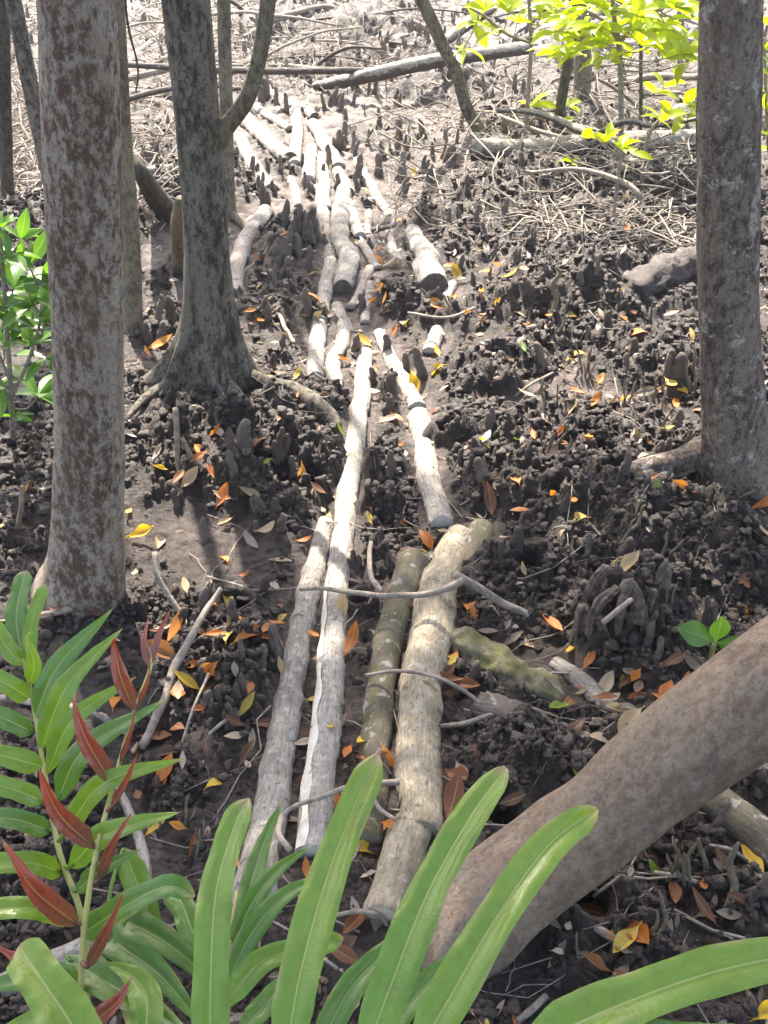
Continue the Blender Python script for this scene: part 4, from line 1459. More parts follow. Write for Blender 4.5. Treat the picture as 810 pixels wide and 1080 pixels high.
# ------------------------------------------------------------------ the ferns in front
def blade(root_part, pts, wpx, mat, origin, tilt=0.35, shape='strap', twist=0.0, fold=0.24, n=34, seed=0):
    """pts: (px, py, depth) along the midrib"""
    P = [at(*p) for p in pts]
    Q, _ = resample(P, 0.006)
    L = np.concatenate([[0], np.cumsum(np.linalg.norm(np.diff(Q, axis=0), axis=1))])
    s = np.linspace(0, L[-1], n)
    Q = np.stack([np.interp(s, L, Q[:, k]) for k in range(3)], 1)
    u = s / L[-1]
    if shape == 'strap':
        prof = np.minimum(1, (u / 0.16 + 0.06) ** 0.6) * np.minimum(1, np.maximum(0.0, (1 - u) / 0.085)) ** 0.5
        prof *= (1 + 0.04 * np.sin(u * 15 + seed)) * (1.04 - 0.26 * u ** 2)
        nick = 0.72 + 0.28 * np.abs(np.sin(u[-4:] * 40 + seed))
        prof[-1] = 0.12
    elif shape == 'lance':
        prof = np.minimum(1, (u / 0.2 + 0.06) ** 0.7) * np.clip((1 - u) / 0.55, 0.02, 1) ** 0.75
    else:
        prof = np.maximum(0.02, np.minimum(1, (u / 0.25 + 0.05)) * np.clip((1 - u) / 0.8, 0, 1) ** 0.8)
    T = np.gradient(Q, axis=0)
    T /= np.linalg.norm(T, axis=1)[:, None]
    view = CAMP - Q
    view /= np.linalg.norm(view, axis=1)[:, None]
    nh = view * (1 - tilt) + np.array([0, 0, 1.0]) * tilt
    dmean = np.array([depth_of(q) for q in Q]).mean()
    W = wpx * dmean / FPX
    m = 9
    t = np.linspace(-1, 1, m)
    V = np.zeros((n, m, 3))
    for i in range(n):
        B = np.cross(nh[i], T[i])
        B /= np.linalg.norm(B)
        Nn = np.cross(T[i], B)
        a = twist * (u[i] - 0.4)
        B2 = B * math.cos(a) + Nn * math.sin(a)
        N2 = np.cross(T[i], B2)
        if N2 @ view[i] < 0:
            N2 = -N2
        hw = W * 0.5 * prof[i]
        wav = 0.05 * W * math.sin(u[i] * 17 + seed) + 0.03 * W * math.sin(u[i] * 41 + seed * 2)
        for j in range(m):
            z = abs(t[j]) * hw * fold * 2.3 - (abs(t[j]) ** 3) * hw * fold * 1.3 + wav * t[j] ** 2 * (1 if t[j] > 0 else -0.7)
            V[i, j] = Q[i] + B2 * t[j] * hw + N2 * z
    idx = np.arange(n * m).reshape(n, m)
    f = np.stack([idx[:-1, :-1], idx[1:, :-1], idx[1:, 1:], idx[:-1, 1:]], -1).reshape(-1, 4)
    U, Vv = np.meshgrid((t + 1) / 2, s)
    uv = np.stack([U, Vv], -1).reshape(-1, 2)
    mb = MB()
    rgb = np.random.default_rng(int(seed * 10) + 3)
    ed = smooth(0.935, 1.0, Vv / L[-1] + 0.05 * noise2(U * 6 + seed * 3, Vv * 60, 5)) + 0.6 * smooth(0.93, 1.0, np.abs(U * 2 - 1)) * smooth(0.15, 0.5, noise2(Vv * 18 + seed, U * 2, 9))
    tint = np.stack([np.clip(ed, 0, 1), Vv / L[-1], np.full_like(U, rgb.random())], -1).reshape(-1, 3)
    mb.add(V.reshape(-1, 3), f, uv[f], None, None, tint)
    R = RACHIS.get(root_part.name)
    if R is not None:
        # the leaf stalk down to the frond's stem
        k = int(np.argmin(np.linalg.norm(R - Q[0], axis=1)))
        gap = float(np.linalg.norm(R[k] - Q[0]))
        if gap > 0.006:
            k = max(0, k - int(gap * 0.5 / 0.012))
            S, _ = resample([R[k], (R[k] + Q[0]) / 2 - T[0] * gap * 0.12, Q[0], Q[2]], 0.01)
            add_tube(mb, S, np.linspace(0.0032, 0.0018, len(S)), 6, col=(0, 0, 0.9))
    return mb.build('leaflet', mat, root_part, origin=origin)


RACHIS = {}


def frond(plant, origin, pts, w0, w1, mat=None):
    P = [at(*p) if len(p) == 3 else np.array(p[:3], float) for p in pts]
    Q, _ = resample(P, 0.012)
    mb = MB()
    add_tube(mb, Q, np.linspace(w0, w1, len(Q)), 10, lobed(pts[0][0] * 0.1, 0.04, 0.02), dome=0.4)
    o = mb.build('frond', mat or M['stipe'], plant, origin=origin)
    RACHIS[o.name] = Q
    return o


def plant(name, label, base):
    o = bpy.data.objects.new(name, None)
    COL.objects.link(o)
    o.location = Vector(base)
    tag(o, label, 'fern')
    return o


# fern with the long feathered frond and the young red one, left
bA = np.array([-0.34, 0.62, float(ground(-0.34, 0.62))])
fA = plant('leather_fern', 'fern with a feathered green frond and a young red frond, lower left', bA)
baseA = [(*bA, 0), ]
gA = frond(fA, bA, [tuple(bA) + (0,), (95, 1110, 1.22), (88, 977, 1.22), (63, 900, 1.24), (47, 815, 1.27), (32, 727, 1.30), (23, 694, 1.31), (-4, 650, 1.32)], 0.0062, 0.002)
GA = [
    ([(24, 694, 1.31), (17, 650, 1.33), (27, 602, 1.36)], 22, 'strap'), ([(31, 716, 1.31), (33, 660, 1.32), (47, 616, 1.34)], 15, 'strap'),
    ([(31, 722, 1.30), (36, 700, 1.28), (28, 672, 1.27), (34, 668, 1.27)], 16, 'lance'),
    ([(37, 756, 1.29), (62, 702, 1.28), (118, 643, 1.30)], 24, 'lance'), ([(43, 790, 1.28), (72, 722, 1.26), (130, 662, 1.28)], 25, 'lance'),
    ([(50, 815, 1.27), (78, 758, 1.25), (143, 714, 1.26)], 22, 'lance'), ([(60, 845, 1.25), (90, 790, 1.23), (176, 738, 1.24)], 26, 'lance'),
    ([(68, 880, 1.24), (110, 826, 1.2), (194, 800, 1.2)], 25, 'lance'), ([(74, 915, 1.23), (112, 880, 1.19), (192, 856, 1.18)], 27, 'lance'),
    ([(80, 940, 1.22), (110, 915, 1.18), (150, 895, 1.17)], 20, 'lance'),
    ([(25, 700, 1.31), (8, 684, 1.3), (-18, 640, 1.3)], 18, 'strap'), ([(30, 736, 1.30), (8, 722, 1.28), (-30, 705, 1.27)], 22, 'strap'),
    ([(34, 772, 1.29), (5, 758, 1.27), (-30, 742, 1.27)], 22, 'strap'), ([(44, 808, 1.27), (5, 798, 1.25), (-35, 790, 1.24)], 24, 'strap'),
    ([(45, 845, 1.26), (12, 832, 1.24), (-35, 822, 1.23)], 22, 'strap'), ([(52, 876, 1.25), (15, 864, 1.22), (-35, 862, 1.2)], 22, 'strap'),
    ([(64, 920, 1.24), (30, 910, 1.2), (-30, 912, 1.19)], 24, 'strap'), ([(80, 968, 1.22), (30, 958, 1.17), (-35, 962, 1.16)], 25, 'strap'),
    ([(88, 985, 1.21), (125, 960, 1.15), (175, 935, 1.13), (205, 945, 1.14)], 28, 'strap'),
]
for i, (pts, w, sh) in enumerate(GA):
    blade(gA, pts, w, M['fern'] if i % 3 else M['fern_dark'], bA, tilt=0.3, shape=sh, twist=0.5 if i % 2 else -0.4, seed=i * 1.7)
gR = frond(fA, bA, [tuple(bA) + (0,), (78, 1120, 1.17), (85, 1043, 1.16), (90, 970, 1.17), (103, 893, 1.19), (125, 808, 1.22), (142, 750, 1.24), (157, 710, 1.25), (162, 690, 1.26)], 0.0062, 0.0022)
GR = [
    ([(158, 706, 1.25), (152, 680, 1.25), (157, 650, 1.27)], 12), ([(161, 700, 1.25), (168, 668, 1.26), (180, 642, 1.28)], 12),
    ([(141, 748, 1.24), (128, 716, 1.22), (121, 678, 1.21), (126, 676, 1.2)], 22), ([(145, 745, 1.24), (155, 720, 1.22), (158, 696, 1.22)], 9),
    ([(118, 826, 1.21), (92, 782, 1.18), (79, 742, 1.17), (79, 732, 1.17)], 26), ([(126, 808, 1.22), (138, 770, 1.2), (143, 740, 1.2)], 9),
    ([(100, 895, 1.19), (62, 858, 1.15), (40, 806, 1.13)], 28), ([(117, 852, 1.2), (132, 825, 1.18), (146, 792, 1.17)], 13),
    ([(104, 928, 1.18), (120, 890, 1.15), (141, 855, 1.14)], 15), ([(82, 975, 1.17), (35, 938, 1.12), (2, 886, 1.10)], 32),
    ([(92, 1020, 1.15), (112, 985, 1.12), (132, 940, 1.11)], 17), ([(86, 1046, 1.15), (30, 1020, 1.1), (-20, 990, 1.09)], 26), ([(96, 1080, 1.12), (125, 1056, 1.10), (140, 1030, 1.10)], 24),
]
for i, (pts, w) in enumerate(GR):
    blade(gR, pts, w * 0.78, M['fern_red'], bA, tilt=0.25, shape='lance' if w > 14 else 'point', twist=1.5 if i % 2 else -1.2, fold=0.5, seed=i * 2.3)

# fern with the broad blades, bottom middle
bB = np.array([0.02, 0.42, float(ground(0.02, 0.42))])
fB = plant('leather_fern', 'fern with broad upright strap blades at the bottom middle', bB)
FB = [
    ([(222, 1120, 1.00), (222, 1040, 1.02), (228, 940, 1.07), (248, 870, 1.12), (262, 842, 1.14)], 37, 'fern'),
    ([(300, 1125, 0.96), (316, 1030, 0.99), (345, 925, 1.05), (378, 840, 1.11), (398, 796, 1.14)], 42, 'fern'),
    ([(380, 1125, 0.95), (412, 1040, 0.97), (452, 940, 1.02), (500, 856, 1.08), (534, 810, 1.12)], 42, 'fern'),
    ([(430, 1125, 0.94), (470, 1060, 0.95), (522, 970, 0.99), (580, 890, 1.05), (630, 854, 1.09)], 43, 'fern'),
    ([(270, 990, 1.2), (262, 950, 1.22), (278, 890, 1.26), (298, 845, 1.28)], 24, 'fern_dark'),
    ([(245, 1010, 1.2), (262, 960, 1.2), (290, 920, 1.22), (328, 892, 1.24)], 22, 'fern_dark'),
    ([(240, 1035, 1.17), (265, 985, 1.18), (300, 945, 1.19), (352, 920, 1.2)], 24, 'fern_dark'),
    ([(238, 1060, 1.14), (275, 1015, 1.14), (320, 1000, 1.15), (362, 990, 1.17)], 26, 'fern'),
    ([(330, 1120, 1.08), (365, 1050, 1.1), (400, 1010, 1.12), (452, 960, 1.14)], 30, 'fern_dark'),
    ([(400, 1110, 1.06), (430, 1060, 1.08), (470, 1020, 1.1), (528, 985, 1.12)], 26, 'fern_dark'),
    ([(250, 1090, 1.08), (280, 1060, 1.1), (300, 1040, 1.1), (345, 1010, 1.12)], 24, 'fern_dark'),
    ([(225, 1000, 1.2), (205, 985, 1.2), (190, 950, 1.22), (172, 932, 1.24)], 28, 'fern_dark'),
]
stB = frond(fB, bB, [tuple(bB) + (0,), (250, 1180, 1.10), (240, 1070, 1.15), (243, 990, 1.2), (250, 940, 1.24)], 0.006, 0.002)
stB2 = frond(fB, bB, [tuple(bB) + (0,), (330, 1260, 0.92), (375, 1160, 0.93), (430, 1122, 0.94)], 0.007, 0.004)
for i, (pts, w, mk) in enumerate(FB):
    blade(stB2 if i in (0, 1, 2, 3, 8, 9) else stB, pts, w, M[mk], bB, tilt=0.3, shape='strap' if mk == 'fern' else 'lance', twist=0.45 if i % 2 else -0.35, seed=i * 1.3, n=44, fold=0.3)

# fern leaves that spread low at the left, and the single blade at the lower right
bC = np.array([-0.18, 0.5, float(ground(-0.18, 0.5))])
fC = plant('leather_fern', 'low spreading fern with dark green blades under the red frond', bC)
stC = frond(fC, bC, [tuple(bC) + (0,), (150, 1200, 1.1), (145, 1110, 1.12), (110, 1010, 1.22), (92, 980, 1.25)], 0.006, 0.003)
FC = [
    ([(96, 975, 1.26), (130, 1000, 1.22), (170, 1030, 1.2), (215, 1085, 1.18)], 34, 'fern_dark'), ([(104, 962, 1.28), (150, 980, 1.25), (190, 1005, 1.23), (235, 1050, 1.2)], 32, 'fern_dark'),
    ([(70, 1010, 1.2), (110, 1035, 1.17), (150, 1058, 1.15), (210, 1100, 1.12)], 36, 'fern_dark'), ([(130, 895, 1.3), (150, 945, 1.28), (165, 985, 1.26), (170, 1010, 1.25)], 30, 'fern'),
    ([(100, 1130, 1.0), (75, 1080, 1.01), (45, 1035, 1.03), (20, 998, 1.06)], 52, 'fern'), ([(170, 930, 1.28), (195, 960, 1.26), (215, 990, 1.24), (225, 1030, 1.22)], 26, 'fern_dark'),
    ([(90, 1040, 1.18), (60, 1030, 1.16), (20, 1034, 1.14), (-30, 1045, 1.13)], 28, 'fern_dark'), ([(150, 1110, 1.1), (155, 1060, 1.13), (140, 1030, 1.16), (110, 1015, 1.18)], 34, 'fern'),
    ([(120, 1110, 1.1), (90, 1085, 1.12), (50, 1072, 1.12), (0, 1085, 1.12)], 30, 'fern'),
]
for i, (pts, w, mk) in enumerate(FC):
    blade(stC, pts, w, M[mk], bC, tilt=0.4, shape='strap' if i in (4,) else 'lance', twist=0.4 if i % 2 else -0.4, seed=i * 1.9, n=36)
bD = np.array([0.28, 0.45, float(ground(0.28, 0.45))])
fD = plant('leather_fern', 'single broad fern blade reaching in from the lower right corner', bD)
stD = frond(fD, bD, [tuple(bD) + (0,), (540, 1190, 0.93), (560, 1120, 0.95), (590, 1095, 0.96)], 0.006, 0.004)
blade(stD, [(540, 1112, 0.95), (640, 1066, 0.95), (730, 1032, 0.98), (800, 1014, 1.0), (880, 1000, 1.03)], 52, M['fern'], bD, tilt=0.45, shape='strap', twist=0.4, seed=4.4, n=40)
blade(stD, [(600, 1112, 0.95), (680, 1100, 0.95), (760, 1100, 0.96), (840, 1110, 0.98)], 40, M['fern_dark'], bD, tilt=0.45, shape='strap', twist=-0.3, seed=2.4, n=30)


# ------------------------------------------------------------------ the ground sheet
def build_ground():
    ang = [0.0]
    a = 0.0
    while a < math.pi:
        a += 0.0023 if a < 0.62 else (0.012 if a < 1.2 else 0.09)
        ang.append(min(a, math.pi))
    ang = np.array(ang)
    az = np.concatenate([-ang[:0:-1], ang])
    rs = [0.25]
    while rs[-1] < 60:
        r = rs[-1]
        rs.append(r * (1 + (0.02 if r < 0.7 else (0.0023 if r < 11 else 0.02))))
    rs = np.array(rs)
    A, Rr = np.meshgrid(az, rs)
    X = np.sin(A) * Rr
    Y = np.cos(A) * Rr
    Z = np.zeros_like(X)
    MK = np.zeros_like(X)
    for i in range(0, len(rs), 200):
        z, m, ov = ground(X[i:i + 200], Y[i:i + 200], True)
        Z[i:i + 200] = z
        MK[i:i + 200] = m
    n, k = X.shape
    idx = np.arange(n * k).reshape(n, k)
    f = np.stack([idx[:-1, :-1], idx[:-1, 1:], idx[1:, 1:], idx[1:, :-1]], -1).reshape(-1, 4)[:, ::-1]
    dry = 1 - smooth(0.06, 0.36, MK)
    dry = dry * (0.5 + 0.5 * smooth(1.8, 3.6, Y))
    col = np.stack([np.clip(dry, 0, 1), MK, np.zeros_like(MK)], -1).reshape(-1, 3)
    mb = MB()
    v = np.stack([X, Y, Z], -1).reshape(-1, 3)
    mb.add(v, f, None, None, None, col)
    c = np.array([[0, 0, float(Z[0].mean())]])
    mb.add(c, None, None, None, None, np.array([[0.2, 0.5, 0]]))
    o = mb.build('ground', M['mud'])
    tag(o, 'dark crumbly mangrove mud with smooth paler flats', None, None, 'structure')
    return o


build_ground()


# ------------------------------------------------------------------ crumbs of mud
def ico(sub=1):
    t = (1 + 5 ** 0.5) / 2
    v = [(-1, t, 0), (1, t, 0), (-1, -t, 0), (1, -t, 0), (0, -1, t), (0, 1, t), (0, -1, -t), (0, 1, -t), (t, 0, -1), (t, 0, 1), (-t, 0, -1), (-t, 0, 1)]
    f = [(0, 11, 5), (0, 5, 1), (0, 1, 7), (0, 7, 10), (0, 10, 11), (1, 5, 9), (5, 11, 4), (11, 10, 2), (10, 7, 6), (7, 1, 8), (3, 9, 4), (3, 4, 2), (3, 2, 6), (3, 6, 8), (3, 8, 9),
         (4, 9, 5), (2, 4, 11), (6, 2, 10), (8, 6, 7), (9, 8, 1)]
    v = [np.array(x) / np.linalg.norm(x) for x in v]
    for _ in range(sub):
        cache = {}
        nf = []

        def mid(a, b):
            k = (min(a, b), max(a, b))
            if k not in cache:
                p = v[a] + v[b]
                v.append(p / np.linalg.norm(p))
                cache[k] = len(v) - 1
            return cache[k]
        for a, b, c in f:
            x, y, z = mid(a, b), mid(b, c), mid(c, a)
            nf += [(a, x, z), (b, y, x), (c, z, y), (x, y, z)]
        f = nf
    return np.array(v), np.array(f)


def sample_ground(n, seed, ymax=7.0, pow_=1.6, xw=1.15):
    """points on the ground, denser near the camera"""
    rg = np.random.default_rng(seed)
    r = 0.85 * (ymax / 0.85) ** (rg.random(n) ** (1 / pow_ * 1.2))
    a = (rg.random(n) * 2 - 1) * 0.5 * xw
    return np.sin(a) * r, np.cos(a) * r, r, rg


def mud_crumbs():
    v0, f0 = ico(1)
    x, y, r, rg = sample_ground(70000, 5, 6.5)
    z, m, ov = ground(x, y, True)
    keep = (rg.random(len(x)) < smooth(0.2, 0.8, m)) & (log_at(x, y) < 0.75)
    x, y, z, m = x[keep], y[keep], z[keep], m[keep]
    n = len(x)
    size = 0.0030 + 0.0095 * rg.random(n) ** 3.0
    size *= 0.8 + 0.1 * np.hypot(x, y)
    V = np.repeat(v0[None], n, 0)
    ph = rg.random((n, 1, 3)) * 20
    V = V * (1 + 0.42 * np.sin(V[:, :, [1, 2, 0]] * 4.3 + ph).sum(-1, keepdims=True) / 2)
    V = V * (0.7 + 0.6 * rg.random((n, 1, 3)))
    V = V * size[:, None, None]
    V[..., 0] += x[:, None]
    V[..., 1] += y[:, None]
    V[..., 2] += (z + size * 0.25)[:, None]
    F = (f0[None] + (np.arange(n) * len(v0))[:, None, None]).reshape(-1, 3)
    mb = MB()
    mb.add(V.reshape(-1, 3), None, None, F)
    o = mb.build('mud_crumbs', M['crumb'])
    tag(o, 'loose black crumbs of dug up mud', None, None, 'stuff')


mud_crumbs()

# ------------------------------------------------------------------ automatic labels from neighbours
MARKS = [((92, 560), 'the mottled left trunk'), ((222, 405), 'the dark flared trunk'), ((780, 480), 'the lichen spotted trunk'), ((620, 870), 'the leaning trunk'),
         ((300, 780), 'the leftmost grey log'), ((362, 560), 'the longest pale log'), ((343, 760), 'the bare white wood'), ((408, 700), 'the dark mossy ended log'), ((445, 760), 'the thickest tan log'),
         ((420, 920), 'the broken tan log piece'), ((496, 565), 'the stubby mossy log end'), ((450, 500), 'the pale log above the mossy stub'), ((412, 380), 'the slender pale log'),
         ((456, 300), 'the big sawn log face'), ((362, 265), 'the curved white log'), ((334, 375), 'the splintered pale log'), ((358, 370), 'the crooked whitish log'), ((255, 270), 'the bent white log'),
         ((285, 150), 'the fat round ended log'), ((343, 155), 'the slanting white log'), ((398, 205), 'the thin straight white log'), ((313, 145), 'the straight white log'),
         ((520, 705), 'the green mossy hump'), ((570, 770), 'the rough rotten log'), ((630, 745), 'the grey sunken log'), ((660, 640), 'the knobby root mound'), ((748, 680), 'the broad leaved seedling'),
         ((790, 885), 'the lower right log'), ((690, 495), 'the root of the right trunk'), ((695, 300), 'the boulder like stump'), ((600, 415), 'the bright mud flat'), ((620, 158), 'the thick dark fallen log'),
         ((425, 72), 'the long pale fallen trunk'), ((490, 185), 'the flat dark split log'), ((500, 130), 'the leaning pole foot'), ((140, 350), 'the crooked brown stem'), ((188, 280), 'the broken yellowish post'),
         ((243, 230), 'the straight olive stem'), ((30, 440), 'the glossy left shrub'), ((300, 425), 'the root right of the flared trunk'), ((188, 470), 'the upright green stick'),
         ((185, 700), 'the pale leaning stick'), ((580, 660), 'the forked brown branch'), ((540, 236), 'the half buried dark branch'), ((654, 176), 'the main sapling stem'), ((260, 900), 'the narrow fern blades'),
         ((120, 880), 'the red fern frond'), ((690, 1030), 'the lower right fern blade'), ((500, 920), 'the broad fern blades'), ((250, 580), 'the smooth mud flat'), ((220, 75), 'the level grey pole')]
ORD = ['closest', 'second closest', 'third closest', 'fourth closest', 'fifth closest', 'sixth closest', 'seventh closest', 'eighth closest', 'ninth closest', 'tenth closest', 'eleventh closest', 'twelfth closest']


def auto_labels(items):
    """items: (object, pixel, short description); each gets a label told from its nearest landmark"""
    groups = {}
    for o, (px, py), desc in items:
        best = min(MARKS, key=lambda mk: math.hypot(mk[0][0] - px, (mk[0][1] - py) * 1.25))
        dx, dy = px - best[0][0], py - best[0][1]
        if abs(dx) > abs(dy) * 0.9:
            rel = 'left of' if dx < 0 else 'right of'
        else:
            rel = 'behind' if dy < 0 else 'in front of'
        groups.setdefault((desc, rel, best[1]), []).append((math.hypot(dx, dy), o))
    for (desc, rel, mk), L in groups.items():
        L.sort(key=lambda q: q[0])
        for i, (d, o) in enumerate(L):
            if len(L) == 1:
                o['label'] = f'{desc} {rel} {mk}'
            else:
                od = ORD[i] if i < len(ORD) else f'{i + 1}th closest'
                o['label'] = f'{od} {desc} {rel} {mk}'


# ------------------------------------------------------------------ knee roots (pneumatophores)
def knee_mesh(kind, seed):
    """unit height knee root standing on the origin"""
    rg = np.random.default_rng(seed)
    mb = MB()

    def finger(x, y, h, r, lx, ly, tipr):
        zs = np.array([-0.25, 0.0, 0.3, 0.6, 0.85, 1.0]) * h
        P = np.stack([x + lx * (zs / h) ** 2 + 0.03 * rg.normal(size=6), y + ly * (zs / h) ** 2 + 0.03 * rg.normal(size=6), zs], -1)
        rr = np.array([1.35, 1.15, 0.95, 0.85, 0.75, 0.45 if tipr > 0.5 else 0.3]) * r
        Q, (q,) = resample(P, 0.05, [rr])
        sd = rg.random() * 50

        def dv(A, L):
            return 1 + 0.30 * fbm(np.cos(A) * 1.5 + sd, L * 4 + np.sin(A) * 1.5, 3, 7) + 0.16 * noise2(np.cos(A) * 4 + sd, L * 5 + np.sin(A) * 4, 6) + 0.07 * noise2(np.cos(A) * 7 + sd, L * 22 + np.sin(A) * 7, 9)
        add_tube(mb, Q, q, 20, dv, cap0=False, dome=0.5)
    if kind == 'stubby':
        finger(0, 0, 1, 0.24, 0.08, 0.04, 1)
    elif kind == 'pointed':
        finger(0, 0, 1, 0.20, -0.1, 0.05, 0)
    elif kind == 'clustered':
        finger(0, 0, 1, 0.17, 0.04, 0, 1)
        finger(0.24, 0.06, 0.72, 0.15, 0.1, 0, 1)
        finger(-0.22, -0.05, 0.6, 0.14, -0.06, 0.05, 1)
    elif kind == 'paired':
        finger(-0.1, 0, 1, 0.17, -0.05, 0, 1)
        finger(0.2, 0.02, 0.85, 0.16, 0.08, 0, 1)
    elif kind == 'slender':
        finger(0, 0, 1, 0.055, 0.1 * rg.normal(), 0.06, 1)
    elif kind == 'bushy':
        for i in range(4):
            a = i * 1.57 + rg.random()
            finger(0.16 * math.cos(a), 0.16 * math.sin(a), 0.55 + 0.45 * rg.random(), 0.045, 0.22 * math.cos(a), 0.18 * math.sin(a), 0)
    return mb.mesh('knee_root')


KM = {}
for kd in ('stubby', 'pointed', 'clustered', 'paired', 'slender', 'bushy'):
    KM[kd] = []
    for i in range(4):
        me = knee_mesh(kd, 40 + i * 7 + len(kd))
        me.materials.append(M['pencil'] if kd in ('slender', 'bushy') else M['knee' if i % 2 == 0 else 'knee_pale'])
        KM[kd].append(me)
knee_items = []
KN = 0


def knee(px, py, hpx, kd, var=None, lean=None):
    """px, py: where it stands"""
    global KN
    p = hit(px, py)
    d = depth_of(p)
    h = hpx * d / FPX * (0.85 if py < 330 else 0.9)
    var = (KN * 7 + int(px)) % 4 if var is None else var
    if py < 330:
        var |= 1  # far roots take the paler bark, lifting their backlit shade by colour
    o = bpy.data.objects.new('knee_root', KM[kd][var])
    COL.objects.link(o)
    o.location = Vector(p) - Vector((0, 0, 0.004))
    wf = (0.55 if py < 330 else 0.62) + 0.35 * random.random()
    o.scale = (h * wf, h * wf, h)
    o.rotation_euler = (random.gauss(0, 0.16), random.gauss(0, 0.16), random.uniform(0, 6.28))
    o['category'] = 'root'
    o['group'] = 'knee roots standing in the mud'
    KN += 1
    size = 'tall' if h > 0.115 else ('low' if h < 0.06 else 'knobby')
    desc = {'stubby': f'{size} blunt knee root', 'pointed': f'{size} pointed knee root', 'clustered': f'{size} cluster of knee roots', 'paired': f'{size} twin knee root',
            'slender': 'slender pencil root', 'bushy': 'tuft of pencil roots'}[kd]
    knee_items.append((o, (px, py), desc))
    return o


